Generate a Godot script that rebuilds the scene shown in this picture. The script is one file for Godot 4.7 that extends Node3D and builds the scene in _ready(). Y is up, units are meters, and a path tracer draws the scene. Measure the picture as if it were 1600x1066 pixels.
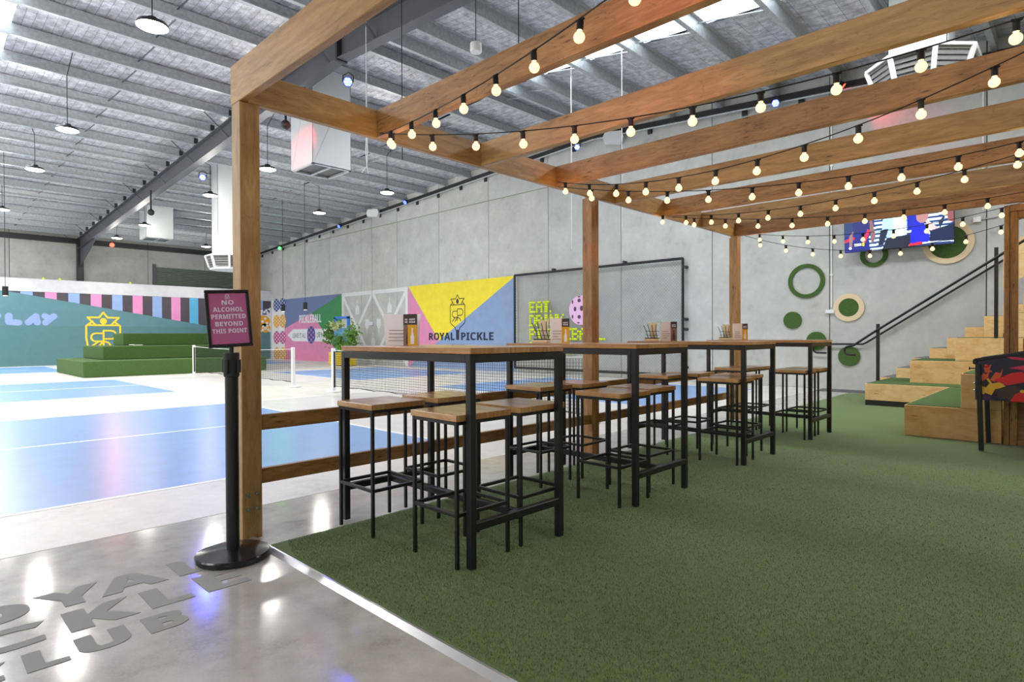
extends Node3D
# A pickleball hall: timber pergola with bar tables on artificial turf, courts and murals behind.
# x runs along the mural wall, -z towards it, y is up; metres.

const WALL_Z := -13.77      # face of the mural wall
const TEAL_X := -31.0       # face of the teal partition
const FAR_X := -33.0
const NEAR_Z := 12.0
const EAST_X := 9.0

var M := {}
var used := {}
var stroke_n := 0   # coats of paint lie over each other
var rng := RandomNumberGenerator.new()


func _ready() -> void:
	rng.seed = 7
	view_and_light()
	make_materials()
	hall()
	roof()
	courts()
	murals()
	wall_things()
	pergola()
	strings()
	furniture()
	stairs()
	arcade()
	roof_things()


# ---------------------------------------------------------------- camera, sky, large lights
func view_and_light() -> void:
	var cam := Camera3D.new()
	cam.name = "camera"
	cam.position = Vector3(0, 1.15, 0)
	cam.rotation = Vector3(deg_to_rad(-0.4832), deg_to_rad(44.0514), deg_to_rad(-0.2301))
	cam.fov = 59.612
	cam.near = 0.05
	cam.far = 200.0
	add_child(cam)
	cam.current = true
	var env := Environment.new()
	env.background_mode = Environment.BG_COLOR
	env.background_color = Color(0.75, 0.85, 1.0)
	env.background_energy_multiplier = 1.0
	env.tonemap_mode = Environment.TONE_MAPPER_LINEAR
	env.tonemap_exposure = 1.12
	env.sdfgi_enabled = true
	env.ssao_enabled = true
	env.ssil_enabled = true
	var we := WorldEnvironment.new()
	we.name = "environment"
	we.environment = env
	add_child(we)
	# daylight just under the translucent roof strips
	for strip in SKY_STRIPS:
		for seg in [[-31.5, -21.0], [-21.0, -10.4], [-9.6, -0.6], [-0.6, 8.6]]:
			var x0: float = seg[0]
			var x1: float = seg[1]
			if x0 < strip[2] - 0.5 or x1 > strip[3] + 0.5:
				continue
			var l := AreaLight3D.new()
			l.name = "daylight"
			l.light_energy = SKY_ENERGY
			l.light_color = Color(0.985, 0.99, 1.0)
			l.area_size = Vector2(x1 - x0, 0.85)
			l.shadow_enabled = true
			l.area_range = 40.0
			l.area_attenuation = 2.0
			add_child(l, true)
			var xm := (x0 + x1) / 2
			l.position = Vector3(xm, roof_y(xm) - 0.30, (strip[0] + strip[1]) / 2)
			var slope := atan2(roof_y(x1) - roof_y(x0), x1 - x0)
			l.basis = Basis(Vector3.BACK, slope) * Basis(Vector3.RIGHT, -PI / 2)

const SKY_STRIPS := [[-10.12, -9.2, -9.63, 20.0], [-1.5, -0.58, -40.0, -10.3], [7.1, 8.02, -40.0, 20.0]]   # z from, z to, start and end in x
const SKY_ENERGY := 26.0
const BAY_ENERGY := 4.6


func roof_y(x: float) -> float:   # underside of the roof sheets
	return 7.08 + 0.05 * (x + 10.0) if x < -10.0 else 7.08 - 0.07 * (x + 10.0)


# ---------------------------------------------------------------- small helpers
func new_st() -> SurfaceTool:
	var st := SurfaceTool.new()
	st.begin(Mesh.PRIMITIVE_TRIANGLES)
	return st

func numbered(called: String) -> String:
	var n: int = used.get(called, 0)
	used[called] = n + 1
	return called if n == 0 else "%s_%03d" % [called, n]

func add(o: Node3D, called: String, parent: Node = null) -> Node3D:
	if parent == null:
		o.name = numbered(called)
		add_child(o, true)
	else:
		o.name = called
		parent.add_child(o, true)
	return o

func obj(st: SurfaceTool, called: String, m: Material, parent: Node = null) -> MeshInstance3D:
	return inst(st.commit(), called, m, parent)

func inst(mesh: Mesh, called: String, m: Material, parent: Node = null, tf := Transform3D()) -> MeshInstance3D:
	var o := MeshInstance3D.new()
	o.mesh = mesh
	o.material_override = m
	o.transform = tf
	add(o, called, parent)
	return o

func tag(o: Node, label: String, category: String, group := "") -> Node:
	o.set_meta("label", label)
	o.set_meta("category", category)
	if group != "":
		o.set_meta("group", group)
	return o

func thing(called: String, label: String, category: String, at := Vector3.ZERO, turn := 0.0, group := "") -> Node3D:
	var o := Node3D.new()
	add(o, called)
	o.position = at
	o.rotation.y = turn
	tag(o, label, category, group)
	return o

func struct(o: Node, label := "", category := "") -> Node:
	o.set_meta("kind", "structure")
	if label != "":
		o.set_meta("label", label)
	if category != "":
		o.set_meta("category", category)
	return o

func copy(o: Node3D, called: String, at: Vector3, label := "", turn := 0.0) -> Node3D:
	var c: Node3D = o.duplicate()
	add(c, called)
	c.position = at
	c.rotation.y = turn
	if label != "":
		c.set_meta("label", label)
	return c

# four corners seen counter-clockwise from outside
func quad(st: SurfaceTool, a: Vector3, b: Vector3, c: Vector3, d: Vector3, ua := Vector2(0, 0), ub := Vector2(1, 0), uc := Vector2(1, 1), ud := Vector2(0, 1)) -> void:
	var n := (b - a).cross(c - a)
	if n.length_squared() < 1e-16:
		n = (c - a).cross(d - a)
	n = n.normalized()
	var p := [a, c, b, a, d, c]
	var u := [ua, uc, ub, ua, ud, uc]
	for i in 6:
		st.set_normal(n)
		st.set_uv(u[i])
		st.add_vertex(p[i])

func tri(st: SurfaceTool, a: Vector3, b: Vector3, c: Vector3) -> void:
	var n := (b - a).cross(c - a).normalized()
	for p in [a, c, b]:
		st.set_normal(n)
		st.set_uv(Vector2(p.x + p.z, p.y))
		st.add_vertex(p)

# box with chamfered edges; u runs along the longest side, in metres
func box(st: SurfaceTool, c: Vector3, s: Vector3, bev := 0.0, basis := Basis(), off := Vector2.ZERO) -> void:
	var h := s / 2
	var la := 0
	if s.y > s.x and s.y >= s.z:
		la = 1
	elif s.z > s.x and s.z > s.y:
		la = 2
	var b := minf(bev, minf(h.x, minf(h.y, h.z)) * 0.9)
	for ax in 3:
		for sg in [-1.0, 1.0]:
			var n := Vector3.ZERO
			n[ax] = sg
			var i1 := (ax + 1) % 3
			var i2 := (ax + 2) % 3
			if sg < 0:
				var t := i1
				i1 = i2
				i2 = t
			var ps := []
			var us := []
			for k in [[-1, -1], [1, -1], [1, 1], [-1, 1]]:
				var p := Vector3.ZERO
				p[ax] = sg * h[ax]
				p[i1] = k[0] * (h[i1] - b)
				p[i2] = k[1] * (h[i2] - b)
				ps.append(c + basis * p)
				var uv := Vector2(p[i1], p[i2])
				if i2 == la:
					uv = Vector2(p[i2], p[i1])
				us.append(uv + off + Vector2(0.0, ax * 0.37))
			quad(st, ps[0], ps[1], ps[2], ps[3], us[0], us[1], us[2], us[3])
	if b <= 0.0:
		return
	for ax in 3:
		var i1 := (ax + 1) % 3
		var i2 := (ax + 2) % 3
		for k in [[1, 1], [-1, 1], [-1, -1], [1, -1]]:
			var ps := []
			for e in [0, 1, 2, 3]:
				var p := Vector3.ZERO
				p[ax] = (h[ax] - b) * (1.0 if e == 1 or e == 2 else -1.0)
				p[i1] = k[0] * (h[i1] - (b if e >= 2 else 0.0))
				p[i2] = k[1] * (h[i2] - (0.0 if e >= 2 else b))
				ps.append(c + basis * p)
			var uo := off + Vector2(0, 0.11)
			var ul := h[ax] * 2 if ax == la else 0.01
			if k[0] * k[1] > 0:
				quad(st, ps[0], ps[3], ps[2], ps[1], uo, uo + Vector2(0, 0.01), uo + Vector2(ul, 0.01), uo + Vector2(ul, 0))
			else:
				quad(st, ps[0], ps[1], ps[2], ps[3], uo, uo + Vector2(ul, 0), uo + Vector2(ul, 0.01), uo + Vector2(0, 0.01))
	for sx in [-1.0, 1.0]:
		for sy in [-1.0, 1.0]:
			for sz in [-1.0, 1.0]:
				var p1 := c + basis * Vector3(sx * h.x, sy * (h.y - b), sz * (h.z - b))
				var p2 := c + basis * Vector3(sx * (h.x - b), sy * h.y, sz * (h.z - b))
				var p3 := c + basis * Vector3(sx * (h.x - b), sy * (h.y - b), sz * h.z)
				if sx * sy * sz > 0:
					tri(st, p1, p2, p3)
				else:
					tri(st, p1, p3, p2)

func span(st: SurfaceTool, a: Vector3, b: Vector3, bev := 0.0, off := Vector2.ZERO) -> void:   # box between two corners
	box(st, (a + b) / 2, (b - a).abs(), bev, Basis(), off)

func frame_of(d: Vector3) -> Basis:   # y along d
	var y := d.normalized()
	var x := y.cross(Vector3.UP if absf(y.y) < 0.99 else Vector3.RIGHT).normalized()
	return Basis(x, y, x.cross(y))

func bar(st: SurfaceTool, a: Vector3, b: Vector3, w: float, t: float, bev := 0.0) -> void:
	box(st, (a + b) / 2, Vector3(w, a.distance_to(b), t), bev, frame_of(b - a))

func lathe(st: SurfaceTool, prof: Array, tf := Transform3D(), sides := 24) -> void:   # profile [r, y] upwards
	for i in prof.size() - 1:
		var r0: float = prof[i][0]
		var y0: float = prof[i][1]
		var r1: float = prof[i + 1][0]
		var y1: float = prof[i + 1][1]
		var nn := Vector2(y1 - y0, r0 - r1)
		if nn.length() < 1e-7:
			continue
		nn = nn.normalized()
		for k in sides:
			var ps := []
			var ns := []
			for e in [[k, r0, y0], [k + 1, r0, y0], [k + 1, r1, y1], [k, r1, y1]]:
				var a: float = TAU * e[0] / sides
				ps.append(tf * Vector3(e[1] * cos(a), e[2], -e[1] * sin(a)))
				ns.append((tf.basis * Vector3(nn.x * cos(a), nn.y, -nn.x * sin(a))).normalized())
			for j in [0, 2, 1, 0, 3, 2]:
				st.set_normal(ns[j])
				st.set_uv(Vector2(float(k) / sides, float(i) / prof.size()))
				st.add_vertex(ps[j])

func cyl(st: SurfaceTool, a: Vector3, b: Vector3, r: float, sides := 12, r2 := -1.0) -> void:
	var l := a.distance_to(b)
	var q := r if r2 < 0 else r2
	lathe(st, [[0.0, 0.0], [r, 0.0], [q, l], [0.0, l]], Transform3D(frame_of(b - a), a), sides)

func tube(st: SurfaceTool, pts: Array, r: float, sides := 6) -> void:
	var rings := []
	var fr := frame_of(pts[1] - pts[0])
	for i in pts.size():
		var d: Vector3 = pts[mini(i + 1, pts.size() - 1)] - pts[maxi(i - 1, 0)]
		d = d.normalized()
		var x := (fr.x - d * fr.x.dot(d)).normalized()
		fr = Basis(x, d, x.cross(d))
		var ring := []
		for k in sides:
			var a := TAU * k / sides
			ring.append([pts[i] + (fr.x * cos(a) + fr.z * sin(a)) * r, fr.x * cos(a) + fr.z * sin(a)])
		rings.append(ring)
	for i in pts.size() - 1:
		for k in sides:
			var k2 := (k + 1) % sides
			var q := [rings[i][k], rings[i + 1][k], rings[i + 1][k2], rings[i][k2]]
			for j in [0, 2, 1, 0, 3, 2]:
				st.set_normal(q[j][1])
				st.set_uv(Vector2(k, i))
				st.add_vertex(q[j][0])
	for e in [0, pts.size() - 1]:
		for k in range(1, sides - 1):
			if e == 0:
				tri(st, rings[0][0][0], rings[0][k][0], rings[0][k + 1][0])
			else:
				tri(st, rings[e][0][0], rings[e][k + 1][0], rings[e][k][0])

# flat outline (2D, in tf's x and y) extruded along tf's z from z0 to z1
func prism(st: SurfaceTool, pts: PackedVector2Array, z0: float, z1: float, tf := Transform3D()) -> void:
	var p := pts
	if Geometry2D.is_polygon_clockwise(p):
		p.reverse()
	var ix := Geometry2D.triangulate_polygon(p)
	for i in range(0, ix.size(), 3):
		for e in 2:
			var z := z1 if e == 0 else z0
			if e == 1 and z1 - z0 < 1e-6:
				continue
			var n := (tf.basis * Vector3(0, 0, 1 if e == 0 else -1)).normalized()
			var t := [ix[i], ix[i + 1], ix[i + 2]]
			var ar := (p[t[1]] - p[t[0]]).cross(p[t[2]] - p[t[0]])
			if (ar > 0) == (e == 0):
				t = [ix[i], ix[i + 2], ix[i + 1]]
			for k in t:
				st.set_normal(n)
				st.set_uv(p[k])
				st.add_vertex(tf * Vector3(p[k].x, p[k].y, z))
	if z1 - z0 < 1e-6:
		return
	for i in p.size():
		var a := p[i]
		var b := p[(i + 1) % p.size()]
		quad(st, tf * Vector3(a.x, a.y, z0), tf * Vector3(b.x, b.y, z0), tf * Vector3(b.x, b.y, z1), tf * Vector3(a.x, a.y, z1), Vector2(a.x + a.y, z0), Vector2(b.x + b.y, z0), Vector2(b.x + b.y, z1), Vector2(a.x + a.y, z1))

func ring_prism(st: SurfaceTool, c: Vector2, r0: float, r1: float, z0: float, z1: float, tf: Transform3D, n := 48) -> void:
	for k in n:
		var a := TAU * k / n
		var b := TAU * (k + 1) / n
		var d0 := Vector2(cos(a), sin(a))
		var d1 := Vector2(cos(b), sin(b))
		var f := func(d: Vector2, r: float, z: float) -> Vector3: return tf * Vector3(c.x + d.x * r, c.y + d.y * r, z)
		quad(st, f.call(d0, r0, z1), f.call(d0, r1, z1), f.call(d1, r1, z1), f.call(d1, r0, z1), d0 * r0, d0 * r1, d1 * r1, d1 * r0)
		quad(st, f.call(d0, r1, z0), f.call(d1, r1, z0), f.call(d1, r1, z1), f.call(d0, r1, z1))
		if r0 > 0:
			quad(st, f.call(d0, r0, z1), f.call(d1, r0, z1), f.call(d1, r0, z0), f.call(d0, r0, z0))

# painted line with round ends
func stroke(st: SurfaceTool, pts: Array, w: float, z: float, tf: Transform3D, n := 10) -> void:
	for i in pts.size():
		var c: Vector2 = pts[i]
		var poly := PackedVector2Array()
		for k in n:
			poly.append(c + Vector2(cos(TAU * k / n), sin(TAU * k / n)) * w / 2)
		stroke_n += 1
		var zz := z + 0.00016 * (stroke_n % 40)
		prism(st, poly, zz, zz, tf)
		if i + 1 < pts.size():
			var d: Vector2 = (pts[i + 1] - c).normalized().orthogonal() * w / 2
			prism(st, PackedVector2Array([c - d, pts[i + 1] - d, pts[i + 1] + d, c + d]), zz + 0.00008, zz + 0.00008, tf)

func arc(c: Vector2, rx: float, ry: float, a0: float, a1: float, n := 10) -> Array:
	var out := []
	for k in n + 1:
		var a := deg_to_rad(lerpf(a0, a1, float(k) / n))
		out.append(c + Vector2(cos(a) * rx, sin(a) * ry))
	return out

func circle(c: Vector2, rx: float, ry: float, n := 20) -> PackedVector2Array:
	var out := PackedVector2Array()
	for k in n:
		out.append(c + Vector2(cos(TAU * k / n) * rx, sin(TAU * k / n) * ry))
	return out

# lettering scaled into the rectangle lo..hi of tf's x-y plane
func lettering(text: String, lo: Vector2, hi: Vector2, m: Material, parent: Node, tf: Transform3D, called := "lettering", weight := 700, depth := 0.002, fat := 0.4) -> MeshInstance3D:
	var f := SystemFont.new()
	f.font_names = PackedStringArray(["Droid Sans"])
	f.font_weight = weight
	var t := TextMesh.new()
	var fv := FontVariation.new()
	fv.base_font = f
	fv.variation_embolden = fat if weight > 500 else 0.0
	t.font = fv
	t.font_size = 64
	t.pixel_size = 0.01
	t.depth = 0.02
	t.curve_step = 2.0
	t.text = text
	var bb := t.get_aabb()
	var k := Vector3((hi.x - lo.x) / maxf(bb.size.x, 1e-4), (hi.y - lo.y) / maxf(bb.size.y, 1e-4), depth / 0.02)
	var fit := Transform3D(Basis.from_scale(k), Vector3(lo.x, lo.y, 0) - Vector3(bb.position.x * k.x, bb.position.y * k.y, 0))
	return inst(t, called, m, parent, tf * fit)


# ---------------------------------------------------------------- textures and materials
func noise_data(size: int, freq: float, oct: int, sd: int, kind := FastNoiseLite.TYPE_SIMPLEX_SMOOTH) -> PackedByteArray:
	var n := FastNoiseLite.new()
	n.noise_type = kind
	n.frequency = freq
	n.seed = sd
	n.fractal_octaves = oct
	n.fractal_type = FastNoiseLite.FRACTAL_FBM if oct > 1 else FastNoiseLite.FRACTAL_NONE
	var im := n.get_seamless_image(size, size)
	im.convert(Image.FORMAT_L8)
	return im.get_data()

# layers: [frequency, octaves, weight, seed]; result 0..1 looked up in a list of colours
func mixed(size: int, layers: Array, cols: Array, spread := 1.0) -> ImageTexture:
	var data := []
	for l in layers:
		data.append(noise_data(size, l[0], l[1], l[3]))
	var g := Gradient.new()
	var offs := PackedFloat32Array()
	var cc := PackedColorArray()
	for i in cols.size():
		offs.append(float(i) / maxi(cols.size() - 1, 1))
		cc.append(cols[i])
	g.offsets = offs
	g.colors = cc
	var lut := PackedByteArray()
	for i in 256:
		var c := g.sample(i / 255.0)
		lut.append_array([c.r8, c.g8, c.b8])
	var out := PackedByteArray()
	out.resize(size * size * 3)
	for i in size * size:
		var v := 0.0
		for k in layers.size():
			v += (data[k][i] - 127.5) * layers[k][2]
		var j := clampi(int(127.5 + v * spread), 0, 255) * 3
		out[i * 3] = lut[j]
		out[i * 3 + 1] = lut[j + 1]
		out[i * 3 + 2] = lut[j + 2]
	return ImageTexture.create_from_image(Image.create_from_data(size, size, false, Image.FORMAT_RGB8, out))

# even random grain that wraps round, for pile and fibres
func speckle(size: int, passes: int, cols: Array, spread: float, sd: int) -> ImageTexture:
	var r := RandomNumberGenerator.new()
	r.seed = sd
	var a := PackedFloat32Array()
	a.resize(size * size)
	for i in size * size:
		a[i] = r.randf() - 0.5
	for p in passes:
		var b := PackedFloat32Array()
		b.resize(size * size)
		for y in size:
			var row := y * size
			var up := ((y + size - 1) % size) * size
			var dn := ((y + 1) % size) * size
			for x in size:
				b[row + x] = (a[row + x] * 2.0 + a[row + (x + 1) % size] + a[row + (x + size - 1) % size] + a[up + x] + a[dn + x]) / 6.0
		a = b
	var g := Gradient.new()
	var offs := PackedFloat32Array()
	var cc := PackedColorArray()
	for i in cols.size():
		offs.append(float(i) / maxi(cols.size() - 1, 1))
		cc.append(cols[i])
	g.offsets = offs
	g.colors = cc
	var im := Image.create(size, size, false, Image.FORMAT_RGB8)
	for i in size * size:
		im.set_pixel(i % size, i / size, g.sample(clampf(0.5 + a[i] * spread, 0.0, 1.0)))
	return ImageTexture.create_from_image(im)

# timber: growth rings and pores run along u; seamless in u, mirrored in v
func wood(w: int, h: int, sd: int, cols: Array, rings: float, warp: float, knots: int, vein := 0.0, contrast := 0.16) -> ImageTexture:
	var n := FastNoiseLite.new()
	n.seed = sd
	n.frequency = 1.0
	n.fractal_octaves = 3
	var r := RandomNumberGenerator.new()
	r.seed = sd
	var kn := []
	for i in knots:
		kn.append(Vector3(r.randf(), r.randf_range(0.2, 0.8), r.randf_range(0.012, 0.03)))
	var g := Gradient.new()
	var offs := PackedFloat32Array()
	var cc := PackedColorArray()
	for i in cols.size():
		offs.append(float(i) / (cols.size() - 1))
		cc.append(cols[i])
	g.offsets = offs
	g.colors = cc
	var out := PackedByteArray()
	out.resize(w * h * 3)
	for y in h:
		var v := absf(2.0 * (y + 0.5) / h - 1.0)
		for x in w:
			var u := float(x) / w
			var cu := cos(TAU * u)
			var su := sin(TAU * u)
			var s := v * rings + n.get_noise_3d(cu * 0.9, su * 0.9, v * 1.6) * warp
			var dark := 0.0
			for k in kn:
				var dx: float = (fposmod(u - k.x + 0.5, 1.0) - 0.5) * w / float(h) * 0.5
				var dd: float = Vector2(dx, v - k.y).length() / k.z
				s += 1.6 * exp(-dd * dd * 0.16)
				dark += exp(-dd * dd * 1.6)
			var q := 0.5 + 0.5 * sin(TAU * s)
			var fine := n.get_noise_3d(cu * 3.0 + 7.0, su * 3.0, v * 90.0)
			var broad := n.get_noise_3d(cu * 0.7, su * 0.7 + 5.0, v * 2.5)
			var t := 0.56 + (q - 0.5) * contrast + fine * 0.30 + broad * 0.34 - dark * 0.7
			if vein > 0.0:
				var e := absf(n.get_noise_3d(cu * 1.3 + 20.0, su * 1.3, v * 4.0))
				t -= vein * maxf(0.0, 1.0 - e * 26.0)
			var c := g.sample(clampf(t, 0.0, 1.0))
			var j := (y * w + x) * 3
			out[j] = c.r8
			out[j + 1] = c.g8
			out[j + 2] = c.b8
	return ImageTexture.create_from_image(Image.create_from_data(w, h, false, Image.FORMAT_RGB8, out))

func mat(c: Color, rough := 0.6, metal := 0.0) -> StandardMaterial3D:
	var m := StandardMaterial3D.new()
	m.albedo_color = c
	m.roughness = rough
	m.metallic = metal
	return m

func rgb(r: int, g: int, b: int) -> Color:
	return Color8(r, g, b)

func world_tex(m: StandardMaterial3D, scale: float) -> StandardMaterial3D:
	m.uv1_triplanar = true
	m.uv1_world_triplanar = true
	m.uv1_scale = Vector3.ONE * scale
	return m

func make_materials() -> void:
	# timber of the pergola
	var wt := wood(1024, 256, 11, [rgb(98, 70, 38), rgb(150, 116, 70), rgb(174, 138, 88), rgb(194, 160, 112)], 4.0, 1.2, 3, 0.22)
	var wt2 := wood(1024, 256, 23, [rgb(84, 58, 34), rgb(142, 106, 62), rgb(168, 130, 82), rgb(190, 154, 106)], 5.0, 1.5, 5, 0.35)
	M.timber = []
	for i in 4:
		var m := mat([rgb(255, 255, 255), rgb(246, 232, 214), rgb(255, 244, 226), rgb(240, 224, 206)][i], 0.45)
		m.albedo_texture = wt if i % 2 == 0 else wt2
		m.uv1_scale = Vector3(0.42, 2.2, 1)
		M.timber.append(m)
	# table tops, stool seats
	M.top = []
	var wt3 := wood(512, 256, 31, [rgb(110, 72, 38), rgb(164, 118, 70), rgb(192, 146, 94), rgb(208, 166, 116)], 6.0, 0.9, 1)
	for i in 3:
		var m := mat([rgb(255, 255, 255), rgb(240, 226, 210), rgb(250, 240, 220)][i], 0.28)
		m.albedo_texture = wt3
		m.uv1_scale = Vector3(0.8, 2.4, 1)
		m.clearcoat_enabled = true
		m.clearcoat = 0.35
		m.clearcoat_roughness = 0.18
		M.top.append(m)
	# plywood of the stairs
	M.ply = []
	var wt4 := wood(1024, 512, 47, [rgb(184, 134, 78), rgb(220, 180, 122), rgb(230, 196, 142), rgb(238, 210, 162)], 3.0, 1.8, 3, 0.0, 0.22)
	for i in 3:
		var m := mat([rgb(255, 255, 255), rgb(250, 240, 226), rgb(255, 248, 236)][i], 0.5)
		m.albedo_texture = wt4
		m.uv1_scale = Vector3(0.55, 1.1, 1)
		M.ply.append(m)
	M.pale_wood = mat(rgb(226, 204, 168), 0.6)
	# concrete
	M.wall = []
	for i in 3:
		var m := mat([rgb(255, 255, 255), rgb(247, 248, 249), rgb(250, 250, 247)][i], 0.8)
		m.albedo_texture = mixed(512, [[0.006, 4, 0.7, 3 + i], [0.03, 3, 0.35, 9 + i], [0.2, 2, 0.18, 17]], [rgb(162, 164, 160), rgb(188, 190, 186), rgb(198, 200, 196), rgb(214, 215, 211)], 0.8)
		m.uv1_scale = Vector3(0.35, 0.35, 1)
		M.wall.append(m)
	M.gap = mat(rgb(86, 84, 78), 0.9)
	M.caulk = mat(rgb(150, 140, 118), 0.8)
	var fl := mat(rgb(255, 255, 255), 0.15)
	fl.albedo_texture = mixed(1024, [[0.004, 4, 0.7, 5], [0.02, 4, 0.4, 6], [0.15, 2, 0.22, 7]], [rgb(152, 147, 141), rgb(178, 173, 167), rgb(190, 186, 180), rgb(204, 200, 194)])
	fl.metallic_specular = 0.7
	fl.roughness_texture = mixed(512, [[0.01, 3, 0.6, 8], [0.08, 2, 0.4, 4]], [Color(0.6, 0.6, 0.6), Color(1, 1, 1)])
	M.polished = world_tex(fl, 0.4)
	fl = mat(rgb(255, 255, 255), 0.42)
	fl.albedo_texture = mixed(512, [[0.006, 4, 0.6, 15], [0.04, 3, 0.4, 16], [0.2, 2, 0.2, 7]], [rgb(190, 187, 179), rgb(212, 209, 202), rgb(220, 217, 210), rgb(230, 227, 221)])
	M.slab = world_tex(fl, 0.4)
	M.blue = court_paint(rgb(132, 174, 230))
	M.kitchen = court_paint(rgb(234, 230, 227))
	M.line = mat(rgb(242, 243, 244), 0.5)
	M.floor_ink = mat(rgb(152, 151, 149), 0.75)
	M.floor_ink.metallic_specular = 0.2
	# turf
	var tf := mat(rgb(255, 255, 255), 0.95)
	tf.albedo_texture = speckle(512, 2, [rgb(64, 79, 47), rgb(93, 114, 67), rgb(107, 130, 80), rgb(144, 162, 112)], 1.5, 5)
	tf.metallic_specular = 0.2
	tf.rim_enabled = true
	tf.rim = 0.3
	tf.rim_tint = 1.0
	tf.detail_enabled = true
	tf.detail_blend_mode = BaseMaterial3D.BLEND_MODE_MUL
	tf.detail_uv_layer = BaseMaterial3D.DETAIL_UV_2
	tf.detail_albedo = mixed(256, [[0.012, 3, 0.8, 25]], [rgb(226, 228, 222), rgb(255, 255, 255)])
	tf.uv2_triplanar = true
	tf.uv2_world_triplanar = true
	tf.uv2_scale = Vector3.ONE * 0.17
	M.turf = world_tex(tf, 2.9)
	M.blade = mat(rgb(255, 255, 255), 0.7)
	M.blade.vertex_color_use_as_albedo = true
	M.blade.metallic_specular = 0.2
	M.turf_deco = mat(rgb(86, 120, 62), 0.95)
	M.turf_deco.albedo_texture = mixed(256, [[0.2, 2, 0.8, 41], [0.04, 2, 0.3, 42]], [rgb(150, 160, 130), rgb(255, 255, 255)])
	world_tex(M.turf_deco, 1.6)
	# roof
	var fo := mat(rgb(244, 245, 248), 0.44, 0.3)
	fo.albedo_texture = mesh_over_foil()
	fo.normal_enabled = true
	fo.normal_texture = wrinkles()
	fo.normal_scale = 0.7
	fo.uv1_scale = Vector3(0.42, 0.42, 1)
	M.foil = fo
	M.zinc = mat(rgb(214, 218, 220), 0.4, 0.3)
	M.zinc.albedo_texture = mixed(256, [[0.05, 3, 0.6, 51], [0.2, 2, 0.3, 52]], [rgb(190, 192, 194), rgb(255, 255, 255)])
	world_tex(M.zinc, 0.8)
	M.steel = mat(rgb(84, 86, 92), 0.5)
	M.dark_steel = mat(rgb(44, 45, 48), 0.5)
	M.duct = mat(rgb(206, 211, 211), 0.4, 0.15)
	M.white = mat(rgb(232, 233, 233), 0.5)
	M.louver = mat(rgb(112, 112, 110), 0.6)
	M.black = mat(rgb(20, 20, 22), 0.38)
	M.black_matte = mat(rgb(26, 26, 28), 0.7)
	M.frame = mat(rgb(24, 24, 26), 0.42)
	M.chrome = mat(rgb(190, 190, 192), 0.2, 1.0)
	M.alu = mat(rgb(214, 215, 216), 0.3, 0.85)
	M.cable = mat(rgb(24, 22, 22), 0.6)
	M.cable_white = mat(rgb(220, 220, 218), 0.6)
	# paint
	M.teal = paint(rgb(94, 138, 146))
	M.teal_dark = paint(rgb(88, 132, 136))
	M.fascia = paint(rgb(214, 214, 218))
	M.ink_dark = paint(rgb(78, 72, 78))
	M.ink_pink = paint(rgb(236, 150, 200))
	M.ink_blue = paint(rgb(150, 178, 226))
	M.ink_cyan = paint(rgb(92, 178, 216))
	M.ink_lilac = paint(rgb(150, 172, 222))
	M.gold = paint(rgb(248, 214, 60))
	M.m_slate = paint(rgb(112, 128, 168))
	M.m_green = paint(rgb(66, 146, 88))
	M.m_pink = paint(rgb(226, 142, 180))
	M.m_yellow = paint(rgb(248, 226, 52))
	M.m_blue = paint(rgb(138, 162, 200))
	M.m_white = paint(rgb(234, 236, 236))
	M.m_navy = paint(rgb(28, 40, 58))
	M.m_ball_blue = paint(rgb(62, 84, 150))
	M.m_ball_gold = paint(rgb(236, 172, 36))
	M.m_ball_plum = paint(rgb(196, 74, 140))
	M.tennis = mat(rgb(220, 236, 40), 0.6)
	M.pink_ball = mat(rgb(230, 186, 224), 0.5)
	M.hole = mat(rgb(88, 66, 88), 0.8)
	M.door = mat(rgb(120, 130, 122), 0.5, 0.2)
	M.sign_pink = mat(rgb(186, 98, 146), 0.35)
	M.sign_ink = mat(rgb(226, 214, 232), 0.5)
	M.paper = mat(rgb(250, 247, 252), 0.6)
	M.card_dark = mat(rgb(64, 50, 52), 0.5)
	M.card_photo = mat(rgb(140, 108, 96), 0.5)
	M.card_yellow = mat(rgb(232, 176, 36), 0.5)
	M.leaf = mat(rgb(92, 136, 44), 0.6)
	M.leaf_pale = mat(rgb(196, 204, 140), 0.6)
	M.stand_blue = mat(rgb(52, 120, 212), 0.5)
	M.stand_pale = mat(rgb(110, 168, 220), 0.5)
	M.crate = mat(rgb(236, 206, 40), 0.5)
	# lamps
	M.bay_glow = glow(rgb(255, 252, 246), 14.0)
	M.bulb_glow = glow(rgb(255, 222, 172), 1.3)
	M.spot_glow = glow(rgb(255, 246, 230), 2.0)
	M.filament = glow(rgb(255, 226, 170), 18.0)
	M.sky_glow = glow(rgb(240, 248, 255), 3.2)
	M.led_blue = glow(rgb(60, 80, 255), 6.0)
	M.led_white_blue = glow(rgb(150, 170, 255), 9.0)
	M.led_red = glow(rgb(255, 70, 50), 5.0)
	M.led_green = glow(rgb(70, 255, 90), 5.0)
	var gl := mat(Color(1.0, 0.94, 0.84, 0.12), 0.05)
	gl.transparency = BaseMaterial3D.TRANSPARENCY_ALPHA
	M.bulb_glass = gl

func court_paint(c: Color) -> StandardMaterial3D:
	var m := mat(c, 0.3)
	m.metallic_specular = 0.65
	m.albedo_texture = mixed(256, [[0.03, 3, 0.5, 61], [0.15, 2, 0.35, 62]], [rgb(226, 228, 230), rgb(255, 255, 255)])
	return world_tex(m, 0.35)

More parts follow.
